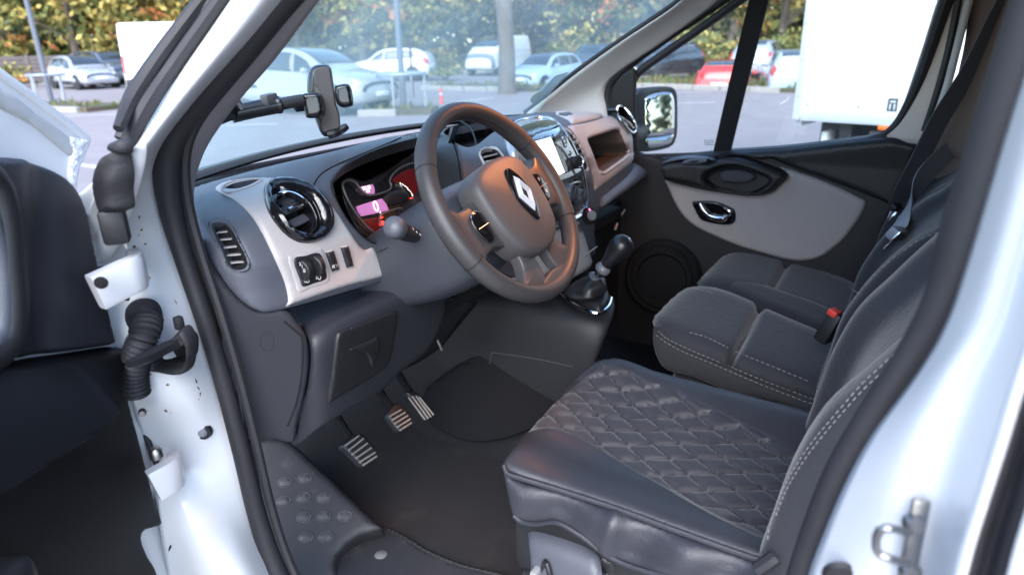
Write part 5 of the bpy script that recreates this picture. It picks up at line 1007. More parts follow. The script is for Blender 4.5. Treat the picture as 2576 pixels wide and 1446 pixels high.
gbs = plane((.03, -.3, 1.), (-.97, .1, .2))
gbo = lambda o: plane(np.array([.03, -.3, 1.])-np.array([.97, -.1, -.2])*o, (-.97, .1, .2))
patch('cushion', [(1733, 722), (1768, 688), (1800, 658), (1822, 641), (1860, 633), (1916, 634), (1980, 645), (2050, 668), (2120, 705), (2172, 742), (2190, 800), (2120, 830), (2060, 812), (2000, 790), (1930, 768), (1870, 752), (1800, 738), (1750, 732)], gb(1.000), FABRIC2, ps, thick=.028, rnd=.035, step=7, disp=groove((1976, 676), (1938, 740), 9, .026), skirt=.04)
patch('cushion_divider', [(1832, 728), (1845, 715), (1870, 712), (1920, 722), (2000, 748), (2060, 770), (2112, 800), (2130, 850), (2057, 838), (1980, 804), (1900, 772), (1850, 748)], gb(1.015, -.12), FABRIC, ps, thick=.018, rnd=.020, step=7, skirt=.04)
box('bench_core', (.44, -.36, .87), (.80, .38, .14), FABRIC, ps, bev=.04)
box('bench_base', (.44, -.38, .74), (.78, .36, .24), PL_BK, ps, bev=.02)
profP = [(-.50, .93), (-.508, 1.0), (-.520, 1.08), (-.530, 1.15), (-.556, 1.22), (-.592, 1.285), (-.636, 1.34), (-.675, 1.375), (-.725, 1.45), (-.76, 1.54), (-.79, 1.62)]
backrest('backrest', ps, -.025, .415, profP, .13, FABRIC)
backrest('backrest', ps, .435, .86, [(y-.015, z) for y, z in profP], .13, FABRIC)
pob = [o for o in ps.children if o.type == 'MESH']
for pl_ in ([(1650, 843), (1672, 860), (1720, 886), (1800, 919), (1900, 962), (2000, 1001), (2056, 1020)], [(1655, 833), (1680, 852), (1730, 877), (1810, 910), (1910, 952), (2000, 986), (2058, 1006)], [(1735, 837), (1780, 850), (1850, 884), (1950, 925), (2040, 962)],
            [(1930, 638), (1985, 651), (2050, 674), (2110, 705), (2160, 738)], [(1736, 724), (1765, 731), (1800, 740)], [(2057, 1030), (2056, 985), (2066, 935), (2088, 880), (2112, 808), (2163, 737), (2229, 667), (2308, 608), (2374, 581)], [(2290, 500), (2330, 440), (2370, 385), (2420, 330)]):
    q_ = cast(pob, pl_)
    if len(q_) > 3: dashes('stitching', q_, STITCH, ps, r=.0007, dash=.007, gap=.005)
for x_ in (.20, .65):
    lathe('headrest', (x_, -.88, 1.72), (0, .25, 1), [(0, -.06), (.10, -.055), (.115, 0), (.10, .08), (0, .09)], FABRIC, ps, seg=24, sx=1.1, sy=.45)
# buckle
bk = empty('belt_buckle', at(2085, 810, X=.02), 'black belt buckle with red release button between the seats', 'belt buckle')
bc = at(2088, 822, X=.06)
box('buckle_body', bc, (.034, .030, .075), PL_BK, bk, rot=(R(18), R(8), R(-20)), bev=.006)
box('release_button', bc+np.array([-.006, -.004, .034])*1.05, (.026, .020, .014), RED, bk, rot=(R(18), R(8), R(-20)), bev=.003)
# belts
def belt(name, label, pts, wd, m, upv):
    b = empty(name, pts[0], label, 'seat belt'); tube('webbing', pts, wd/2, m, b, prof=[(1, .04), (1, -.04), (-1, -.04), (-1, .04)], upv=upv, sub=6); return b
lp_ = cast(pob, [(2475, 290), (2440, 348), (2400, 412), (2360, 475), (2320, 536), (2282, 596)], .022)
lp_ = [lp_[0]*(1-t_)+lp_[-1]*t_+np.array([-.012, .022, .006])*math.sin(math.pi*t_) for t_ in np.linspace(0, 1, 8)]
b1 = belt('seat_belt', 'grey lap belt running down beside the passenger backrest to its tongue', lp_, .046, WEBG, (.92, -.1, .35))
q0 = lp_[-1]; dl_ = (lp_[-1]-lp_[-4]); dl_ /= np.linalg.norm(dl_)
box('tongue_grip', q0+dl_*.008, (.058, .022, .030), mat('tongue_plastic', (.20, .23, .27), .4), b1, rot=(R(30), R(10), R(-25)), bev=.006)
box('tongue_plate', q0+dl_*.040, (.030, .004, .050), CHROME, b1, rot=(R(30), R(10), R(-25)), bev=.001)
b2 = belt('seat_belt', 'dark shoulder belt hanging along the passenger door pillar', [at(2640, -180, X=.72), at(2525, 20, X=.73), at(2447, 170, X=.74), at(2368, 294, X=.75), at(2312, 405, X=.76), at(2278, 470, X=.77), at(2258, 512, X=.78)], .060, WEB, (.6, -.75, .1))
box('belt_stop', at(2256, 520, X=.78), (.05, .02, .02), PL_BK, b2, rot=(R(30), 0, R(-25)), bev=.004)
box('belt_anchor', at(2246, 545, X=.785), (.012, .006, .035), CHROME, b2, rot=(R(25), R(15), R(-25)), bev=.002)
# ================================================================== phone holder on the windscreen
ph = empty('phone_holder', at(560, 300, X=-.70), 'black telescopic phone holder clamped to the windscreen by the driver pillar', 'phone holder')
z8 = zt(900, 100, 1000/2576)
PHB = mat('holder_black', (.010, .010, .012), .28, coat=.3, var=.1)
def pz(x, y, X): p = z8([(x, y)])[0]; return at(p[0], p[1], X=X)
tube('arm', [pz(60, 925, -.655), pz(300, 870, -.62), pz(540, 825, -.585)], .0145, PHB, ph, seg=18, sub=2)
tube('inner_arm', [pz(530, 828, -.587), pz(660, 800, -.567), pz(800, 775, -.545)], .0105, mat('holder_satin', (.03, .03, .034), .3), ph, seg=18, sub=2)
lathe('arm_collar', pz(545, 824, -.584), pz(800, 775, -.545)-pz(60, 925, -.655), [(.0145, -.004), (.0155, -.002), (.0155, .003), (.0125, .006)], PHB, ph, seg=20)
box('clamp_knob', pz(455, 765, -.60), (.028, .016, .018), mat('knob_grey', (.09, .09, .095), .35), ph, rot=(0, R(-5), R(10)), bev=.003)
tube('knob_stem', [pz(462, 795, -.60), pz(465, 830, -.60)], .006, PHB, ph, seg=10, sub=1)
grid('suction_bracket', [[pz(-60, 1010, -.70), pz(-10, 900, -.69), pz(20, 780, -.68)], [pz(20, 985, -.68), pz(50, 880, -.67), pz(60, 800, -.665)], [pz(85, 975, -.66), pz(100, 900, -.655), pz(95, 860, -.655)]], PHB, ph, thick=.012)
lathe('pivot_bolt', pz(50, 920, -.668), (-.8, -.6, 0), [(0, .006), (.006, .005), (.008, 0), (.008, -.006)], SATIN, ph, seg=14)
tube('bracket_brace', [pz(95, 735, -.665), pz(130, 790, -.655), pz(170, 850, -.645)], .006, SILVER, ph, seg=8, sub=2)
tube('bracket_brace', [pz(20, 780, -.68), pz(90, 730, -.67)], .012, PHB, ph, seg=8, sub=1)
gph = lambda o: plane(pz(1020, 780, -.50)+np.array([-.72, -.68, .12])*o, (-.72, -.68, .12))
patch('cradle_body', z8([(848, 560), (870, 470), (920, 420), (1000, 405), (1060, 410), (1095, 460), (1115, 600), (1140, 800), (1175, 900), (1185, 1060), (1160, 1110), (1060, 1150), (1010, 1140), (960, 1060), (905, 900), (850, 700)]), gph(-.018), PHB, ph, thick=.02, rnd=.014, step=6, skirt=.012)
patch('cradle_pad', z8([(918, 560), (920, 475), (960, 442), (1040, 432), (1080, 460), (1100, 560), (1125, 700), (1142, 830), (1172, 905), (1184, 1000), (1180, 1060), (1120, 1090), (1030, 1110), (1000, 1060), (990, 960), (1018, 900), (1010, 780), (960, 660), (925, 620)]), gph(.002), mat('pad_grey', (.075, .065, .068), .8, bump=.5, bscale=700), ph, thick=.003, rnd=.003, step=6)
patch('side_clamp', z8([(793, 740), (810, 708), (880, 698), (950, 700), (990, 730), (1010, 800), (1020, 880), (1005, 920), (950, 955), (850, 958), (825, 920), (805, 830)]), gph(.024), PHB, ph, thick=.012, rnd=.009, step=6, skirt=.030)
patch('side_clamp', z8([(1130, 650), (1180, 615), (1260, 608), (1295, 640), (1312, 720), (1320, 800), (1300, 835), (1220, 850), (1170, 830), (1140, 780)]), gph(.004), PHB, ph, thick=.012, rnd=.009, step=6, skirt=.03)
tube('bottom_foot', [z for z in hit(gph(.004), z8([(1060, 1135), (1130, 1115), (1190, 1090)]))[0]]+[z for z in hit(gph(.03), z8([(1225, 1065), (1255, 1045)]))[0]], [.008, .008, .007, .007, .006], PHB, ph, seg=8, sub=3)
lathe('ball_joint', pz(805, 800, -.525), pz(800, 775, -.545)-pz(60, 925, -.655), [(.008, -.02), (.014, -.016), (.015, .0), (.012, .01)], PHB, ph, seg=18)
# ================================================================== courtesy lamp in the roof (lit because the door is open)
dl = empty('courtesy_lamp', (0, -.14, 1.93), 'overhead console with two warm lit reading lamps in the cab roof', 'lamp')
box('lamp_housing', (0, -.14, 1.955), (.26, .14, .05), PL_LT, dl, bev=.012)
LENS = mat('lamp_lens', (.9, .6, .35), .4, emit=(1, .42, .16), estr=3)
for sx_, tgt, en in ((-1, (-.36, .02, 1.42), .16), (1, (.52, .26, 1.38), .075)):
    lp = Vector((sx_*.07, -.14, 1.925)); lathe('reading_lens', tuple(lp+Vector((0, 0, .004))), (0, 0, -1), [(.022, -.004), (.020, .002), (.012, .004), (0, .005)], LENS, dl, seg=18)
    cl2 = bpy.data.lights.new('reading_light', 'AREA'); cl2.shape = 'DISK'; cl2.size = .04; cl2.energy = en; cl2.color = (1, .33, .11); cl2.spread = R(44)
    clo = bpy.data.objects.new('reading_light', cl2); COL.objects.link(clo); clo.location = lp+Vector((0, 0, -.006)); clo.rotation_euler = (Vector(tgt)-lp).to_track_quat('-Z', 'Y').to_euler()
    clo.parent = dl; clo.matrix_parent_inverse = Matrix.Translation((0, .14, -1.93))
# ================================================================== outside: car park, trees, vehicles
HR = M3 @ rt_c; HF = M3 @ fw_c                     # horizontal right / away directions of the view
def ground(px, py): return at(px, py, Z=0.)
def gz(px, zc):                                      # ground point seen in column px at view depth zc
    lo, hi = 110., 1400.
    for _ in range(50):
        m = (lo+hi)/2; P = at(px, m, Z=0.); d = (P-CAM) @ M3[:, 2]
        if d > zc or d < 0: lo = m
        else: hi = m
    return at(px, lo, Z=0.)
ASPH = mat('asphalt', (.225, .198, .20), .85, bump=.6, bscale=90, var=.18, vscale=1.2, dirt=(.28, .245, .23, .55, .4), dscale=.6)
g = meshobj('ground', [(-250, -250, 0), (250, -250, 0), (250, 250, 0), (-250, 250, 0)], [(0, 1, 2, 3)], ASPH); tag(g, kind='structure')
PAINT = mat('road_paint', (.62, .62, .60), .7, var=.2, vscale=8, dirt=(.12, .11, .11, .5, .6), dscale=6)
def stripe(a, b, w_=.12):
    a, b = np.array(a), np.array(b); d = (b-a)/np.linalg.norm(b-a); n_ = np.array([-d[1], d[0], 0])*w_/2
    o = meshobj('painted_line', [p+np.array([0, 0, .004]) for p in (a-n_, b-n_, b+n_, a+n_)], [(0, 1, 2, 3)], PAINT); tag(o, kind='structure')
stripe(ground(150, 293), ground(330, 287)); stripe(ground(180, 412), ground(262, 424)); stripe(ground(-200, 300), ground(150, 293)); stripe(ground(1690, 233), ground(1790, 231)); stripe(ground(560, 316), ground(700, 312)); stripe(ground(1150, 258), ground(1240, 246))
stripe(ground(1620, 262), ground(1800, 258)); stripe(ground(1330, 300), ground(1100, 300))
# ---- verges with kerb stones
KERB = mat('kerb_stone', (.30, .28, .26), .85, bump=.5, bscale=60, var=.2, vscale=5)
SOIL = mat('verge_soil', (.10, .075, .05), .95, bump=.8, bscale=30, var=.4, vscale=4, dirt=(.05, .07, .02, .45, .8), dscale=2)
kst = bpy.data.meshes.new('kerb_stone')
bmk = bmesh.new(); bmesh.ops.create_cube(bmk, size=1)
for v in bmk.verts: v.co = Vector((v.co.x*.96, v.co.y*.16, v.co.z*.30))
bmesh.ops.bevel(bmk, geom=bmk.edges[:], offset=.02, segments=1, affect='EDGES'); bmk.to_mesh(kst); bmk.free(); kst.materials.append(KERB)
GRASS = [mat('grass_a', (.10, .13, .035), .9, var=.3, vscale=2), mat('grass_b', (.17, .15, .06), .9, var=.3, vscale=2)]
def blades(name, c0, c1, wd, n_, hmin, hmax, kind_parent=None, base=.15, lab='', cat='grass'):
    c0, c1 = np.array(c0), np.array(c1); d = (c1-c0); L = np.linalg.norm(d); d /= L; nn = np.array([-d[1], d[0], 0])
    V = []; F = []; MI = []
    for i in range(n_):
        p = c0+d*rng.uniform(0, L)+nn*rng.uniform(.12, wd-.1); p[2] = base
        a = rng.uniform(0, math.pi); w_ = rng.uniform(.02, .06); h_ = rng.uniform(hmin, hmax); lean = rng.normal(0, .25, 2)*h_
        u = np.array([math.cos(a), math.sin(a), 0])*w_; k = len(V)
        V += [p-u, p+u, p+u*.4+np.array([lean[0], lean[1], h_]), p-u*.4+np.array([lean[0], lean[1], h_])]; F.append((k, k+1, k+2, k+3)); MI.append(int(rng.random() < .45))
    o = meshobj(name, V, F, GRASS, None, False)
    for f, mi in zip(o.data.polygons, MI): f.material_index = mi
    tag(o, lab, cat, kind='stuff')
def verge(a, b, wd, lab, nb=500, hb=(.08, .25)):
    a, b = np.array(a), np.array(b); a[2] = b[2] = 0; d = b-a; L = np.linalg.norm(d); d /= L; nn = np.array([-d[1], d[0], 0])
    if nn @ HF < 0: a, b = b, a; d = -d; nn = -nn
    V = [a+nn*.05, b+nn*.05, b+nn*wd, a+nn*wd]
    o = meshobj('verge', [p+np.array([0, 0, .13]) for p in V]+[p for p in V], [(0, 1, 2, 3), (0, 1, 5, 4), (1, 2, 6, 5), (2, 3, 7, 6), (3, 0, 4, 7)], SOIL, None, False); tag(o, kind='structure')
    for i in range(int(L)):
        k = bpy.data.objects.new('kerb_stone', kst); COL.objects.link(k); k.parent = o
        p = a+d*(i+.5); k.location = (p[0], p[1], .01+random.uniform(-.008, .008)); k.rotation_euler = (0, random.uniform(-.01, .01), math.atan2(d[1], d[0]))
    blades('verge_grass', a, b, wd, nb, hb[0], hb[1], None, .13, lab)
verge(ground(1560, 219), ground(2030, 236), 2.6, 'rough grass along the verge in front of the red car', 420, (.06, .28))
verge(ground(1060, 226), ground(1345, 232), 1.6, 'thin grass around the tree trunk verge', 160, (.05, .2))
verge(ground(900, 293), ground(1085, 290), 1.2, 'weeds on the stone island below the tall lamp post', 45, (.05, .16))
verge(ground(40, 278), ground(215, 284), 1.6, 'weeds on the island below the left lamp post', 70, (.05, .16))
verge(ground(-300, 214), ground(300, 210), 3.0, 'leaf-strewn grass in front of the boundary fence', 400, (.05, .2))
verge(gz(1000, 40), gz(1640, 34), 5.0, 'overgrown bank behind the far parked cars', 1500, (.2, .7))
# ---- trees
LEAF = [mat('leaf_green', (.13, .15, .035), .75, var=.35, vscale=1.5), mat('leaf_dark', (.055, .075, .022), .75, var=.35, vscale=1.5), mat('leaf_yellow', (.44, .34, .09), .75, var=.3, vscale=2),
        mat('leaf_olive', (.25, .225, .065), .75, var=.35, vscale=1.5), mat('leaf_orange', (.42, .15, .05), .75, var=.35, vscale=2)]
for m_ in LEAF:
    m_.node_tree.nodes['Principled BSDF'].inputs['Transmission Weight'].default_value = 0
BARK = mat('bark', (.13, .105, .085), .95, bump=.9, bscale=25, var=.35, vscale=6)
def crown_mesh(name, blobs, n_, size, wts, par, kind=None, seed=0):
    r_ = np.random.default_rng(seed); V = []; F = []; MI = []
    wb = np.array([b[1][0]*b[1][1]*b[1][2] for b in blobs])**.67; wb /= wb.sum()
    # leaf clumps: centres near blob surfaces, leaves around them
    ncl = max(n_//16, 1); cc = []
    for i in range(ncl):
        b = blobs[r_.choice(len(blobs), p=wb)]; d = r_.normal(size=3); d /= np.linalg.norm(d)
        rad = r_.uniform(.45, 1.05); c = np.array(b[0])+d*np.array(b[1])*rad
        tone = r_.choice(5, p=wts if not callable(wts) else wts(c))
        cs = r_.uniform(.35, .7)*size*3.2
        for j in range(16):
            p = c+r_.normal(size=3)*cs*np.array([1, 1, .55]); p[2] = max(p[2], .3)
            a = r_.normal(size=3); a /= np.linalg.norm(a); bb = np.cross(a, r_.normal(size=3)); bb /= np.linalg.norm(bb)
            s_ = size*r_.uniform(.6, 1.3); k = len(V)
            V += [p-a*s_, p+bb*s_*.55, p+a*s_, p-bb*s_*.55]; F.append((k, k+1, k+2, k+3)); MI.append(tone if r_.random() < .75 else r_.integers(0, 4))
    o = meshobj(name, V, F, LEAF, par, False)
    o.data.polygons.foreach_set('material_index', np.array(MI, np.int32)); return o
W_MIX = [.30, .14, .20, .30, .06]; W_YEL = [.18, .06, .38, .33, .05]; W_GRN = [.40, .38, .05, .17, .0]; W_ORG = [.20, .18, .20, .24, .18]
def tree(px, zc, h, rad, low, wts, label, n_=3000, size=.17, trunk=.2, seed=1, grp=None, pos=None):
    p = gz(px, zc) if pos is None else np.array(pos, float); t = empty('tree', p, label, 'tree', grp); r_ = np.random.default_rng(seed)
    tube('trunk', [p+np.array([0, 0, -.1]), p+np.array([r_.normal(0, .08), r_.normal(0, .08), h*.3]), p+np.array([r_.normal(0, .2), r_.normal(0, .2), h*.75])], [trunk*1.25, trunk, trunk*.4], BARK, t, seg=12, sub=6)
    blobs = []
    for i in range(9):
        a = r_.uniform(0, 6.28); q = r_.uniform(.2, .8)*rad
        zz = low+(h-low)*r_.uniform(.12, .9); s_ = rad*r_.uniform(.38, .62)
        c = p+np.array([math.cos(a)*q, math.sin(a)*q, zz]); blobs.append((c, (s_, s_, s_*.8)))
        if i < 5: tube('limb', [p+np.array([0, 0, max(low*.7, h*.22)]), p+(c-p)*np.array([.45, .45, 0])+np.array([0, 0, (zz+h*.25)/2]), c], [trunk*.45, trunk*.3, trunk*.1], BARK, t, seg=6, sub=4)
    crown_mesh('crown', blobs, n_, size, wts, t, seed=seed); return t
TR = [(-160, 40, 9, 4.2, 1.2, W_GRN, 'dark green tree at the far left edge behind the lamp post'), (40, 41, 9, 4.2, 1.3, W_MIX, 'mixed green and gold tree behind the leaning lamp post'), (210, 39, 9, 4.4, 1.6, W_YEL, 'yellowing tree rising behind the small silver hatchback'),
      (390, 42, 9.5, 4.6, 1.6, W_YEL, 'golden tree above the roof of the tall white van'), (560, 40, 9, 4.2, 1.6, W_ORG, 'reddish tree between tall white van and driver pillar'), (760, 40, 9, 4.4, 1.2, W_MIX, 'olive tree seen through the windscreen left corner'),
      (920, 38, 9, 4.2, 1.9, W_ORG, 'orange tinged tree left of the tall lamp post'), (1080, 42, 9, 4.4, 1.4, W_ORG, 'russet tree just right of the tall lamp post'), (1200, 46, 9.5, 4.6, 1.4, W_MIX, 'dense tree above the small white delivery van'),
      (1400, 43, 9, 4.4, 1.2, W_MIX, 'dark tree above the pale blue hatchback'), (1540, 40, 9, 4.4, 1.6, W_ORG, 'orange and green tree at the passenger pillar'), (1700, 41, 9.5, 4.6, 2.2, W_GRN, 'deep green tree above the black car'),
      (1830, 39, 9, 4.0, 2.3, W_GRN, 'green tree behind the window divider bar'), (1960, 37, 9, 4.2, 1.4, W_MIX, 'green tree beside the truck box'), (2200, 40, 9, 4.5, 1.4, W_GRN, 'tree hidden mostly behind the truck box')]
for i, (px, zc, h, rad, low, wt, lab) in enumerate(TR): tree(px, zc, h, rad, low, wt, lab, 3600, .20, .20, 10+i, 'trees around the car park')
tree(0, 0, 9, 4.5, 1., W_MIX, 'tree behind the van, reflected in the passenger mirror', 3600, .2, .2, 91, 'trees around the car park', (6.5, -16, 0)); tree(0, 0, 9, 4.5, 1., W_GRN, 'darker tree behind the van, reflected in the passenger mirror', 3600, .2, .2, 92, 'trees around the car park', (2.5, -15, 0)); tree(0, 0, 9, 4.5, 1., W_YEL, 'yellow tree behind the van, reflected in the passenger mirror', 3600, .2, .2, 93, 'trees around the car park', (11, -17, 0))
# a second row farther off closes the gaps
o = crown_mesh('far_wood', [(gz(px, 54)+np.array([0, 0, z_]), (5.5, 5.5, 3.6)) for px in range(-500, 2700, 170) for z_ in (2.0, 6.0, 10.5)], 52000, .54, [.30, .40, .08, .19, .03], None, seed=77); tag(o, 'dense dark wood closing the view behind the trees', 'wood', kind='stuff')
# the single trunk in the middle, its crown out of frame
p = gz(1276, 22.6); tr = empty('tree', p, 'thick bare tree trunk standing before the small white delivery van', 'tree', 'trees around the car park')
tube('trunk', [p+np.array([0, 0, -.1]), p+np.array([0, 0, .25]), p+np.array([.02, 0, 1.5]), p+np.array([.0, .05, 3.2]), p+np.array([.1, .0, 6])], [.37, .31, .27, .26, .2], BARK, tr, seg=16, sub=6)
crown_mesh('crown', [(p+np.array([math.cos(a)*1.8, math.sin(a)*1.8, 6.6+random.random()*2]), (1.8, 1.8, 1.4)) for a in np.linspace(0, 6.2, 7)], 3600, .17, W_ORG, tr, seed=5)
# shrubs
def shrub(px, zc, r_, h, wts, label, n_=1800, seed=1, size=.10, grp='shrubs on the banks'):
    p = gz(px, zc); t = empty('shrub', p, label, 'shrub', grp)
    for k in range(4):
        a = k*1.7; tube('stem', [p, p+np.array([math.cos(a)*r_*.3, math.sin(a)*r_*.3, h*.5])], .03, BARK, t, seg=5, sub=1)
    crown_mesh('foliage', [(p+np.array([math.cos(a)*r_*.45, math.sin(a)*r_*.45, h*.5]), (r_*.6, r_*.6, h*.5)) for a in np.linspace(0, 6.2, 6)], n_, size, wts, t, seed=seed)
shrub(1745, 33, 2.2, 2.0, [.45, .10, .12, .33, 0], 'light green bush right of the black car', 2600, 3); shrub(1560, 36, 2.2, 1.6, W_GRN, 'low bush behind the passenger pillar', 1800, 4); shrub(1430, 36, 2.2, 1.7, W_GRN, 'green bush behind the pale blue hatchback', 2000, 5)
shrub(1880, 31, 1.8, 1.5, [.2, .2, .1, .3, .2], 'brownish bush behind the red hatchback', 2000, 6); shrub(1975, 30, 1.5, 1.9, W_GRN, 'bush between silver hatchback and truck', 1500, 7); shrub(1060, 40, 2.5, 1.4, W_MIX, 'low scrub right of the tall lamp post', 1500, 8)
shrub(20, 33, 1.0, 1.1, W_MIX, 'small bush before the fence at the far left', 900, 9); shrub(1120, 31, .8, .5, [.4, .2, .1, .3, 0], 'small weed bush on the far kerb', 500, 12); shrub(700, 38, 2.2, 1.6, W_GRN, 'bush behind the silver electric car', 1500, 13)
# fence at the far left
fn = empty('fence', gz(150, 37), 'weathered grey-brown board fence behind the small silver hatchback', 'fence')
FEN = mat('fence_board', (.10, .085, .085), .9, bump=.6, bscale=30, var=.35, vscale=3)
fa, fb = gz(-260, 36.5), gz(330, 36.5); fd = fb-fa; fL = np.linalg.norm(fd); fd /= fL; fr_ = math.atan2(fd[1], fd[0])
for i in range(int(fL/2.5)+1):
    box('post', fa+fd*i*2.5+np.array([0, 0, .75]), (.14, .14, 1.6), FEN, fn, rot=(0, 0, fr_), bev=.01)
    for j in range(6):
        box('board', fa+fd*(i*2.5+1.25)+np.array([0, 0, .22+j*.225]), (2.36, .04, .20), FEN, fn, rot=(0, 0, fr_+random.uniform(-.004, .004)), bev=.006)
# ---- lamp posts with round guards
STEEL = mat('galvanised_steel', (.30, .33, .37), .45, metal=.6, var=.12, vscale=8); GUARD = mat('guard_tube', (.36, .39, .42), .4, metal=.5, var=.08)
POSTB = mat('post_bluegrey', (.12, .135, .165), .5, var=.1)
def lamp(pb, lean, label, r_=.075, m=POSTB):
    t = empty('lamp_post', pb, label, 'lamp post', 'car park lamp posts')
    tube('pole', [pb+np.array([0, 0, -.1]), pb+lean*.5+np.array([0, 0, 3.2]), pb+lean+np.array([0, 0, 7.5])], [r_*1.1, r_, r_*.7], m, t, seg=14, sub=5)
    box('base_plate', pb+np.array([0, 0, .14]), (.35, .35, .03), STEEL, t, bev=.01)
    tube('lamp_arm', [pb+lean+np.array([0, 0, 7.5]), pb+lean+HR*.3+np.array([0, 0, 7.8]), pb+lean+HR*.9+np.array([0, 0, 7.9])], .04, m, t, seg=8, sub=4)
    box('lantern', pb+lean+HR*1.1+np.array([0, 0, 7.9]), (.6, .25, .12), STEEL, t, bev=.04)
def guard(pb, rad, label):
    t = empty('pole_guard', pb, label, 'guard', 'tubular guards around the lamp posts')
    tube('hoop', [pb+np.array([math.cos(a)*rad, math.sin(a)*rad, .95]) for a in np.linspace(0, 2*math.pi, 36, endpoint=False)], .035, GUARD, t, closed=True, sub=1, seg=10)
    for a in (.3, 1.87, 3.44, 5.0):
        tube('leg', [pb+np.array([math.cos(a)*rad, math.sin(a)*rad, .95]), pb+np.array([math.cos(a)*rad, math.sin(a)*rad, 0])], .032, GUARD, t, seg=10, sub=1)
p1 = gz(132, 22.6); lamp(p1, np.zeros(3), 'slender blue-grey lamp post at the far left'); guard(p1, .55, 'round tubular guard at the foot of the left lamp post')
p2 = gz(1017, 17.6); lamp(p2, np.zeros(3), 'slender blue-grey lamp post before the silver electric car'); guard(p2, .62, 'round tubular guard before the silver electric car')
p3 = gz(1040, 22.0); t3 = empty('sign_post', p3, 'thin dark post right of the tall lamp post', 'post'); tube('pole', [p3, p3+np.array([0, 0, 2.2])], .035, PL_BK, t3, seg=8, sub=1); lathe('pole_cap', p3+np.array([0, 0, 2.2]), (0, 0, 1), [(.04, 0), (.04, .02), (0, .04)], PL_BK, t3, seg=8)
p4 = gz(1111, 19.5); t4 = empty('bollard', p4, 'small red bollard beyond the steering wheel rim', 'bollard'); lathe('post', p4, (0, 0, 1), [(.07, 0), (.07, .02), (.045, .05), (.045, .38), (.03, .42), (0, .43)], RED, t4, seg=14); lathe('band', p4+np.array([0, 0, .25]), (0, 0, 1), [(.047, 0), (.047, .06)], WHITE_CL, t4, seg=14)
# ------------------------------------------------------------------ vehicles
CGLASS = mat('car_glass', (.02, .026, .03), .06, coat=1, var=.1, rvar=.02); TYRE = mat('tyre', (.015, .015, .016), .8, bump=.4, bscale=60); RIMM = mat('rim_alloy', (.45, .46, .48), .3, metal=.8); RIMD = mat('rim_dark', (.10, .105, .11), .35, metal=.6)
HLIGHT = mat('headlamp', (.75, .8, .85), .08, coat=1, metal=.4); TLIGHT = mat('tail_lamp', (.55, .03, .03), .15, coat=1); CPLATE = mat('number_plate', (.72, .72, .70), .5); UNDER = mat('car_black_trim', (.018, .018, .02), .6)
def ring(st, v):
    pass
class Shell:
    """body skin from stations: s, zb, zw, zs, zt, wb, ww, ws, wt"""
    def __init__(self, st, sub=5):
        self.st = np.array(st, float); s = self.st
        P = []
        for (x, zb, zw, zs, zt, wb, ww, ws, wt) in s:
            P.append([(x, 0, zb), (x, wb, zb), (x, ww, zw), (x, ws, zs), (x, wt, zt-min(.07, (zt-zs)*.3+.01)), (x, wt*.78, zt-.005), (x, 0, zt+.01)])
        A = np.array(P, float)
        self.x = s[:, 0]
        self.B = np.array([cr(A[:, j], 8) for j in range(7)]).transpose(1, 0, 2)    # fine along length
        self.n = len(self.B); self.xs = self.B[:, 3, 0]
    def at(self, x, v):
        t = np.interp(x, self.xs, np.arange(self.n)); i = min(int(t), self.n-2); f = t-i
        r = self.B[i]*(1-f)+self.B[i+1]*f
        k = min(int(v), 5); g = v-k
        a, b = r[k], r[k+1]; z = r[k-1] if k else a*np.array([1, -1, 1]); z = z if k else np.array([a[0], -r[1][1], r[1][2]]); c = r[k+2] if k < 5 else np.array([r[5][0], -r[5][1], r[5][2]])
        return .5*((2*a)+(b-z)*g+(2*z-5*a+4*b-c)*g*g+(3*a-z-3*b+c)*g**3)*np.array([1, 1, 1])
    def mesh(self, name, m, par):
        vs = np.r_[np.linspace(0, 1, 3), np.linspace(1, 6, 26)[1:]]; V = []; L = len(vs)
        for i in range(self.n):
            x = self.xs[i]; half = [self.at(x, v) for v in vs]
            V += half+[h*np.array([1, -1, 1]) for h in half[-2:0:-1]]
        k = 2*L-2
        F = [(i*k+j, i*k+(j+1) % k, (i+1)*k+(j+1) % k, (i+1)*k+j) for i in range(self.n-1) for j in range(k)]+[tuple(range(k)), tuple(range((self.n-1)*k, self.n*k))]
        return meshobj(name, V, F, m, par, True, 35)
    def panel(self, name, quad, m, par, off=.006, mirror=False, nu=10, nv=6, both=False, sides=(1, -1)):
        """quad: four (x, v) corners; both = spans the centreline"""
        out = []
        for sd in ((1,) if both else sides):
            V = []
            for i in range(nu+1):
                for j in range(nv+1):
                    u, w_ = i/nu, j/nv
                    q = [(1-u)*(1-w_), u*(1-w_), u*w_, (1-u)*w_]; x = sum(a*b[0] for a, b in zip(q, quad)); v = sum(a*b[1] for a, b in zip(q, quad))
                    p = self.at(x, min(v, 6)) if v <= 6 else self.at(x, 12-v)*np.array([1, -1, 1])
                    e = .02; sv = v if v < 5.9 else (6-.1 if v <= 6 else v)
                    f = lambda x_, v_: self.at(x_, v_) if v_ <= 6 else self.at(x_, 12-v_)*np.array([1, -1, 1])
                    n_ = np.cross(f(x+.02, v)-f(x-.02, v), f(x, min(v+.05, 12))-f(x, v-.05)); n_ /= -(np.linalg.norm(n_)+1e-9)
                    V.append(p+n_*off)
            V = np.array(V)
            c = np.array([V[:, 0].mean(), 0, .6])
            dchk = (V.mean(0)-np.array([V[:, 0].mean(), 0, .5]))
            V = V*np.array([1, sd, 1])
            F = [(i*(nv+1)+j, (i+1)*(nv+1)+j, (i+1)*(nv+1)+j+1, i*(nv+1)+j+1) for i in range(nu) for j in range(nv)]
            o = meshobj(name, V, F, m, par, True, 60)
            md = o.modifiers.new('solid', 'SOLIDIFY'); md.thickness = .008; md.offset = 0; out.append(o)
        return out
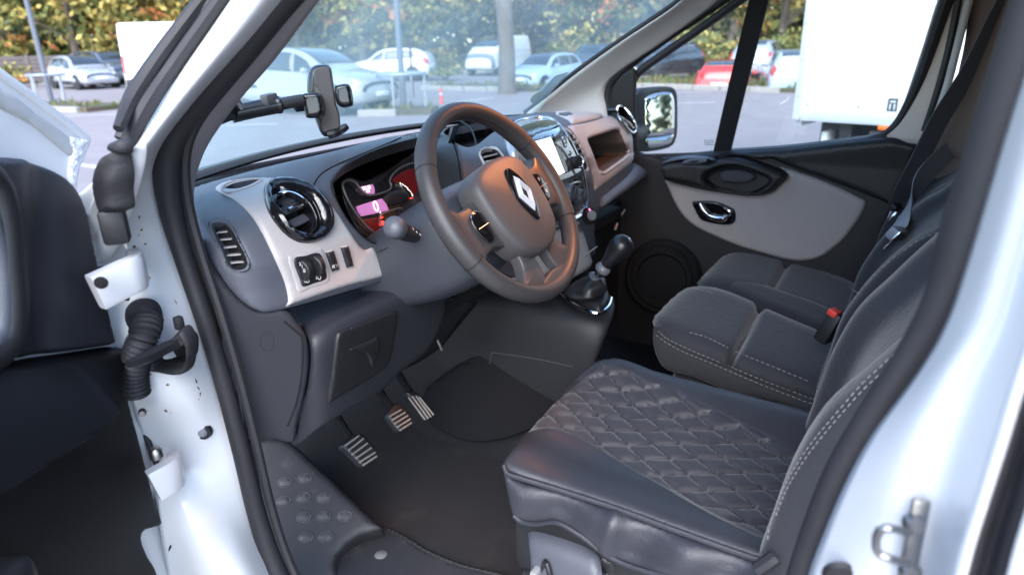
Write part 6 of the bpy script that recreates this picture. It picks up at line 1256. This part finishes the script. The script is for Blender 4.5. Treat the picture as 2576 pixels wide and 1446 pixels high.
HATCH = [(-2.03, .42, .55, .72, .80, .55, .66, .62, .50), (-1.98, .30, .55, .82, .98, .66, .78, .72, .58), (-1.80, .26, .58, .90, 1.22, .74, .85, .79, .60), (-1.45, .24, .60, .94, 1.40, .78, .87, .81, .59), (-.7, .22, .60, .93, 1.46, .80, .88, .82, .61), (0.0, .22, .60, .91, 1.44, .80, .88, .82, .61),
         (.45, .22, .60, .90, 1.31, .80, .88, .82, .62), (.95, .22, .60, .89, 1.00, .80, .88, .80, .70), (1.45, .22, .58, .82, .90, .78, .87, .76, .64), (1.85, .24, .52, .70, .78, .70, .80, .68, .54), (2.00, .28, .48, .60, .66, .60, .68, .58, .45), (2.04, .34, .46, .54, .58, .48, .55, .46, .36)]
SUVP = [(-2.28, .50, .65, .86, .96, .60, .72, .68, .52), (-2.22, .36, .66, .98, 1.14, .74, .86, .80, .60), (-2.0, .30, .70, 1.04, 1.42, .82, .92, .86, .62), (-1.5, .26, .72, 1.05, 1.58, .86, .93, .87, .63), (-.6, .25, .72, 1.03, 1.64, .88, .93, .87, .64), (.1, .25, .72, 1.01, 1.60, .88, .93, .87, .65),
        (.6, .25, .72, 1.00, 1.44, .88, .93, .87, .67), (1.15, .25, .72, .99, 1.12, .88, .93, .85, .74), (1.65, .25, .68, .93, 1.02, .86, .93, .82, .70), (2.05, .27, .62, .82, .91, .78, .88, .76, .60), (2.24, .32, .56, .70, .78, .66, .76, .66, .50), (2.29, .38, .54, .64, .69, .54, .62, .54, .42)]
def vanp(L, H, hood, wsl): # box van: rear to front
    h = L/2; z0 = .32
    return [(-h, .5, .8, 1.1, H-.10, .80, .90, .90, .72), (-h+.05, .36, .8, 1.1, H-.02, .90, .97, .96, .80), (-h+.5, z0, .8, 1.15, H, .94, .98, .97, .82), (0, z0, .8, 1.15, H, .94, .98, .97, .82), (h-1.9-hood, z0, .8, 1.15, H-.01, .94, .98, .97, .82), (h-1.0-hood*.7, z0, .8, 1.12, H-.28, .94, .98, .95, .80),
            (h-.45-hood*.4, z0, .75, 1.05, 1.28, .92, .97, .92, .84), (h-.25, z0, .7, .98, 1.10, .88, .94, .86, .74), (h-.05, .36, .6, .82, .90, .78, .84, .74, .60), (h, .42, .55, .70, .76, .62, .68, .60, .46)]
def wheel(par, x, y, r, w_, rim):
    sg = 1 if y > 0 else -1
    w = lathe('wheel', (x, y-sg*w_, r), (0, sg, 0), [(r*.62, 0), (r*.95, 0), (r, w_*.2), (r, w_*.85), (r*.95, w_), (r*.70, w_+.004), (r*.66, w_-.02)], TYRE, par, seg=32)
    lathe('rim', (x, y-sg*w_, r), (0, sg, 0), [(r*.67, w_-.02), (r*.62, w_-.005), (r*.58, w_-.03), (r*.20, w_-.035), (r*.17, w_-.01), (0, w_-.008)], rim, w, seg=30)
    for k in range(5):
        a = k*2*math.pi/5+.3; c = np.array([x+math.cos(a)*r*.38, y-sg*.012, r+math.sin(a)*r*.38])
        box('rim_spoke', c, (r*.46, .02, r*.13), rim if rim is not RIMD else RIMM, w, rot=(0, -a, 0), bev=.008)
def car(name, label, cat, st, P, ang, paint, wb, rw, kind='hatch', rim=RIMM, wins=None, group='vehicles in the car park', roof=None, zoff=0.):
    LOCAL[0] = True
    d = HR*math.cos(R(ang))+HF*math.sin(R(ang)); t = empty(name, (P[0], P[1], zoff), label, cat, group); t.rotation_euler = (0, 0, math.atan2(d[1], d[0]))
    S = Shell(st); S.mesh('body', paint, t); x0, x1 = st[0][0], st[-1][0]; hw = max(s[6] for s in st)
    def W(nm, q, m=CGLASS, **k): return S.panel(nm, q, m, t, **k)
    if kind in ('hatch', 'suv'):
        k = 1. if kind == 'hatch' else 1.12
        W('windscreen', [(.02*k, 4.75), (.86*k, 4.55), (.86*k, 7.45), (.02*k, 7.25)], both=True, nv=12)
        W('rear_window', [(x0+.32, 4.75), (x0+.72 if kind == 'hatch' else x0+.75, 4.9), (x0+.72 if kind == 'hatch' else x0+.75, 7.1), (x0+.32, 7.25)], both=True, nv=12)
        W('side_window', [(-1.35*k, 3.25), (-.72*k, 3.15), (-.72*k, 3.93), (-1.25*k, 3.85)]); W('side_window', [(-.66*k, 3.15), (.10*k, 3.12), (.04*k, 3.90), (-.66*k, 3.93)]); W('side_window', [(.16*k, 3.12), (.82*k, 3.18), (.50*k, 3.75), (.10*k, 3.90)])
        W('headlamp', [(x1-.36, 3.0), (x1-.10, 2.75), (x1-.10, 3.7), (x1-.40, 3.35)], m=HLIGHT, nu=6, nv=4); W('tail_lamp', [(x0+.03, 2.6), (x0+.28, 2.7), (x0+.32, 3.4), (x0+.05, 3.6)], m=TLIGHT, nu=5, nv=4)
        W('side_skirt', [(-wb/2+rw+.06, 1.05), (wb/2-rw-.06, 1.05), (wb/2-rw-.06, 1.45), (-wb/2+rw+.06, 1.45)], m=UNDER, off=.008)
        for sg in (1, -1):
            mi = lathe('wing_mirror', (.62*k, sg*(hw+.09), (.98 if kind == 'hatch' else 1.10)), (1, 0, 0), [(0, -.06), (.075, -.05), (.09, 0), (.06, .06), (0, .08)], paint, t, seg=14, sx=1.1, sy=.8)
            tube('mirror_stalk', [(.62*k, sg*(hw-.10), .95 if kind == 'hatch' else 1.06), (.62*k, sg*(hw+.05), .96 if kind == 'hatch' else 1.08)], .025, UNDER, mi, seg=6, sub=1)
            for xx in (-.78*k, .0*k): box('door_handle', (xx, sg*(hw-.02), .80*k), (.16, .03, .03), paint, t, bev=.01)
    elif kind == 'van':
        W('windscreen', [(x1-2.05-wins*.72, 4.7), (x1-.62-wins*.4, 4.55), (x1-.62-wins*.4, 7.45), (x1-2.05-wins*.72, 7.3)], both=True, nv=12)
        W('side_window', [(x1-2.1-wins*.6, 3.15), (x1-.95-wins*.4, 3.12), (x1-1.35-wins*.55, 3.70), (x1-2.05-wins*.6, 3.80)])
        W('headlamp', [(x1-.42, 3.0), (x1-.10, 2.8), (x1-.10, 3.6), (x1-.42, 3.5)], m=HLIGHT, nu=6, nv=4)
        W('tail_lamp', [(x0+.02, 2.4), (x0+.10, 2.4), (x0+.10, 3.3), (x0+.02, 3.3)], m=TLIGHT, nu=3, nv=4)
        W('side_rail', [(x0+.15, 3.02), (x0+2.2, 3.02), (x0+2.2, 3.07), (x0+.15, 3.07)], m=mat('rail_grey', (.25, .3, .34), .5) if 'rail_grey' not in bpy.data.materials else bpy.data.materials['rail_grey'])
        W('bumper', [(x0+.0, 1.05), (x0+.62, 1.05), (x0+.62, 1.75), (x0+.0, 1.75)], m=UNDER, off=.02)
        for sg in (1, -1):
            mi = box('wing_mirror', (x1-1.05, sg*(hw+.12), 1.35), (.10, .20, .32), UNDER, t, bev=.04); tube('mirror_stalk', [(x1-1.0, sg*(hw-.06), 1.25), (x1-1.03, sg*(hw+.08), 1.28)], .03, UNDER, mi, seg=6, sub=1)
    W('front_grille', [(x1-.05, 2.2), (x1-.012, 2.2), (x1-.012, 9.8), (x1-.05, 9.8)], m=UNDER, both=True, nv=14, off=.012) if kind != 'van' else W('front_bumper', [(x1-.22, 1.3), (x1-.03, 1.3), (x1-.03, 10.7), (x1-.22, 10.7)], m=mat('bumper_grey', (.16, .18, .2), .6) if 'bumper_grey' not in bpy.data.materials else bpy.data.materials['bumper_grey'], both=True, nv=18, off=.015)
    box('number_plate', (x1+.012, 0, .50), (.02, .52, .11), CPLATE, t, bev=.004); box('number_plate', (x0-.012, 0, .72 if kind != 'van' else .8), (.02, .52, .11), CPLATE, t, bev=.004)
    for sx in (-1, 1):
        for sg in (-1, 1):
            x = sx*wb/2+.06
            lathe('wheel_arch', (x, sg*(hw-.10), rw*1.02), (0, sg, 0), [(0, 0), (rw*1.16, 0), (rw*1.16, .095), (rw*1.10, .108), (0, .104)], UNDER, t, seg=34)
            wheel(t, x, sg*(hw-.005), rw, .20, rim)
    LOCAL[0] = False
    return t
PSIL = mat('paint_silver', (.40, .42, .46), .28, metal=.35, coat=.8, var=.02); PBLU = mat('paint_ice_blue', (.30, .315, .325), .25, coat=.8, var=.02); PWHT = mat('paint_white', (.66, .67, .68), .25, coat=.7, var=.02)
PBLK = mat('paint_black', (.012, .013, .016), .15, coat=1, var=.05); PRED = mat('paint_red', (.62, .03, .025), .25, coat=1, var=.03); PNVY = mat('paint_slate_blue', (.06, .08, .11), .25, coat=1, var=.05); PLBL = mat('paint_pale_blue', (.38, .48, .56), .25, coat=.8, var=.03)
def sc(st, kx=1., kz=1., ky=1.): return [(s[0]*kx, *(np.array(s[1:5])*kz), *(np.array(s[5:])*ky)) for s in st]
car('parked_car', 'small silver hatchback facing the camera beside the left lamp post', 'car', HATCH, gz(216, 31.5), -38, PSIL, 2.58, .31)
car('parked_car', 'silver electric crossover behind the phone holder', 'car', SUVP, gz(795, 18.2), -27, PBLU, 2.77, .36, 'suv', RIMD)
car('parked_car', 'dark car with pale roof bars behind the small silver hatchback', 'car', sc(SUVP, .95, .98), gz(225, 39), 170, PNVY, 2.6, .33, 'suv')
car('parked_car', 'slate blue car between silver hatchback and tall white van', 'car', sc(SUVP, .95, 1.), gz(285, 35), -40, PNVY, 2.6, .33, 'suv')
car('parked_van', 'tall white panel van half hidden by the driver pillar', 'van', sc(vanp(5.9, 2.50, 0, 0), 1, 1, 1.03), gz(560, 25.2), 8, PWHT, 4.3, .35, 'van', RIMM, 0.)
car('parked_car', 'white hatchback seen behind the nose of the silver crossover', 'car', HATCH, gz(988, 32), 172, PWHT, 2.58, .31)
car('parked_van', 'small white delivery van behind the bare tree trunk', 'van', sc(vanp(4.4, 1.92, .35, 0), 1, 1, .92), gz(1255, 36), -118, PWHT, 2.85, .31, 'van', RIMM, .35)
car('parked_car', 'pale blue hatchback right of the bare tree trunk', 'car', sc(HATCH, .92, .98), gz(1372, 27.5), -128, PLBL, 2.4, .30, zoff=-.25)
car('parked_car', 'grey-blue hatchback at the foot of the passenger pillar', 'car', sc(HATCH, .95, 1.), gz(1490, 32), -120, PNVY, 2.4, .30)
car('parked_car', 'black hatchback seen through the front of the passenger window', 'car', sc(HATCH, .98, 1.05), gz(1665, 28.5), -140, PBLK, 2.5, .31)
car('parked_car', 'red hatchback seen from behind over the kerb', 'car', HATCH, gz(1822, 24.0), 68, PRED, 2.58, .31, zoff=-.55)
car('parked_car', 'silver hatchback seen from behind right of the divider bar', 'car', sc(HATCH, .97, 1.02), gz(1908, 28.0), 58, PSIL, 2.5, .31)
car('parked_car', 'light blue car cut off by the truck box', 'car', sc(HATCH, 1., 1.), gz(1985, 22.5), 75, PLBL, 2.58, .31, zoff=-.25)
# roof bars on the dark car
# ---- box truck
bt = empty('box_truck', ground(2300, 360), 'white box truck body parked beyond the passenger window', 'truck', 'vehicles in the car park')
BOXW = mat('truck_panel', (.60, .61, .60), .4, coat=.3, var=.015, vscale=1.5, dirt=(.50, .51, .50, .55, .4), dscale=1.2); ALU = mat('truck_alu', (.48, .52, .54), .45, metal=.3, var=.06, vscale=6)
ta, tb = at(1993, 301, Z=.98), at(2240, 316, Z=.98); td = tb-ta; td[2] = 0; td /= np.linalg.norm(td); tn = np.array([-td[1], td[0], 0]); tn = tn if tn @ (CAM-ta) > 0 else -tn
TLn, TH, TWd, z0 = 5.2, 2.45, 2.2, .98
def tp(s_, o_, z_): return np.array([ta[0], ta[1], 0])+td*s_-tn*o_+np.array([0, 0, z_])
def tbox(nm, s0, s1, o0, o1, za, zb, m, bev=.01, par=bt): return box(nm, tp((s0+s1)/2, (o0+o1)/2, (za+zb)/2), (abs(s1-s0), abs(o1-o0), zb-za), m, par, bev=bev, basis=np.array([td, np.cross([0, 0, 1.], td), [0, 0, 1.]]))
tbox('cargo_box', .02, TLn-.02, .0, TWd-.01, z0+.02, z0+TH-.02, BOXW)
for s_ in (0.0, TLn-.06):
    tbox('corner_post', s_-.004, s_+.064, -.006, .07, z0, z0+TH, ALU); tbox('corner_post', s_-.004, s_+.064, TWd-.07, TWd+.006, z0, z0+TH, ALU)
tbox('bottom_rail', .07, TLn-.07, -.008, .06, z0-.005, z0+.11, ALU, .006); tbox('top_rail', .07, TLn-.07, -.008, .06, z0+TH-.10, z0+TH+.004, ALU, .006); tbox('end_sill', 0, .06, .07, TWd-.07, z0-.06, z0+.10, ALU, .006)
for i in range(9): lathe('rivet', tp(.12+i*.42, -.008, z0+.135), tn, [(0, .004), (.008, .003), (.010, 0)], STEEL, bt, seg=8)
for i in range(7): lathe('rivet', tp(.03, -.007, z0+.2+i*.30), tn, [(0, .004), (.007, .003), (.009, 0)], STEEL, bt, seg=8)
gtk = plane(ta, tn); th_ = lambda px, py: hit(gtk, [(px, py)], t1=12., n=300)[0][0]
mk = th_(2245, 266)+tn*.0005
box('box_marker', mk, (.075, .004, .11), UNDER, bt, basis=np.array([td, np.cross([0, 0, 1.], td), [0, 0, 1.]]), bev=.004)
for k_ in (-1, 1): box('marker_cut', mk+tn*.003+td*.016*k_+np.array([0, 0, -.012]), (.012, .003, .05), ALU, bt, basis=np.array([td, np.cross([0, 0, 1.], td), [0, 0, 1.]]), bev=.001)
box('marker_cut', mk+tn*.003+np.array([0, 0, .030]), (.045, .003, .014), ALU, bt, basis=np.array([td, np.cross([0, 0, 1.], td), [0, 0, 1.]]), bev=.001)
box('side_marker_lamp', th_(2229, 321)-tn*.02, (.13, .05, .05), ORANGE, bt, basis=np.array([td, np.cross([0, 0, 1.], td), [0, 0, 1.]]), bev=.012)
tbox('chassis_rail', .1, TLn, .45, .60, z0-.28, z0-.06, UNDER); tbox('chassis_rail', .1, TLn, TWd-.60, TWd-.45, z0-.28, z0-.06, UNDER)
tbox('cross_member', .35, .45, .2, TWd-.2, z0-.20, z0-.02, UNDER); tbox('cross_member', 1.3, 1.4, .2, TWd-.2, z0-.20, z0-.02, UNDER)
tbox('under_tank', .55, 1.0, .35, .7, z0-.45, z0-.10, mat('tank_grey', (.16, .17, .18), .5)); tbox('mud_flap', .18, .24, .25, .55, z0-.58, z0-.12, mat('flap_white', (.7, .7, .68), .6), .01)
tbox('side_guard', .6, 3.2, .10, .14, z0-.42, z0-.30, ALU)
for s_ in (1.6, 4.6):
    for o_ in (.30, TWd-.30):
        w = lathe('wheel', tp(s_, o_, .37), tn, [(.22, -.12), (.35, -.12), (.37, -.08), (.37, .08), (.35, .12), (.24, .12), (.22, .08)], TYRE, bt, seg=28); lathe('rim', tp(s_, o_, .37), tn, [(.23, .09), (.20, .06), (.08, .05), (.06, .10), (0, .10)], RIMM, w, seg=24)
for s_, o_ in ((1.6, TWd/2), (4.6, TWd/2)): tube('axle', [tp(s_, .3, .37), tp(s_, TWd-.3, .37)], .06, UNDER, bt, seg=8, sub=1)
tbox('door_hinge', -.03, .0, .06, .14, z0+1.55, z0+1.68, ALU, .004)
# faint old lettering on the box side
FAINT = mat('ghost_lettering', (.555, .575, .59), .4, var=.02)
for pl_ in ([(2075, 60), (2085, 48), (2105, 44), (2120, 60), (2108, 76), (2125, 70), (2150, 50), (2162, 62), (2150, 78), (2180, 66), (2196, 50), (2206, 66), (2196, 78), (2225, 62), (2245, 50), (2258, 64), (2246, 78), (2275, 60), (2296, 48), (2312, 58), (2330, 48)], [(2182, 134), (2220, 122), (2270, 112), (2330, 106)]):
    tube('faded_script', [th_(*p_)-tn*.0042 for p_ in pl_], .005, FAINT, bt, seg=6, sub=5)
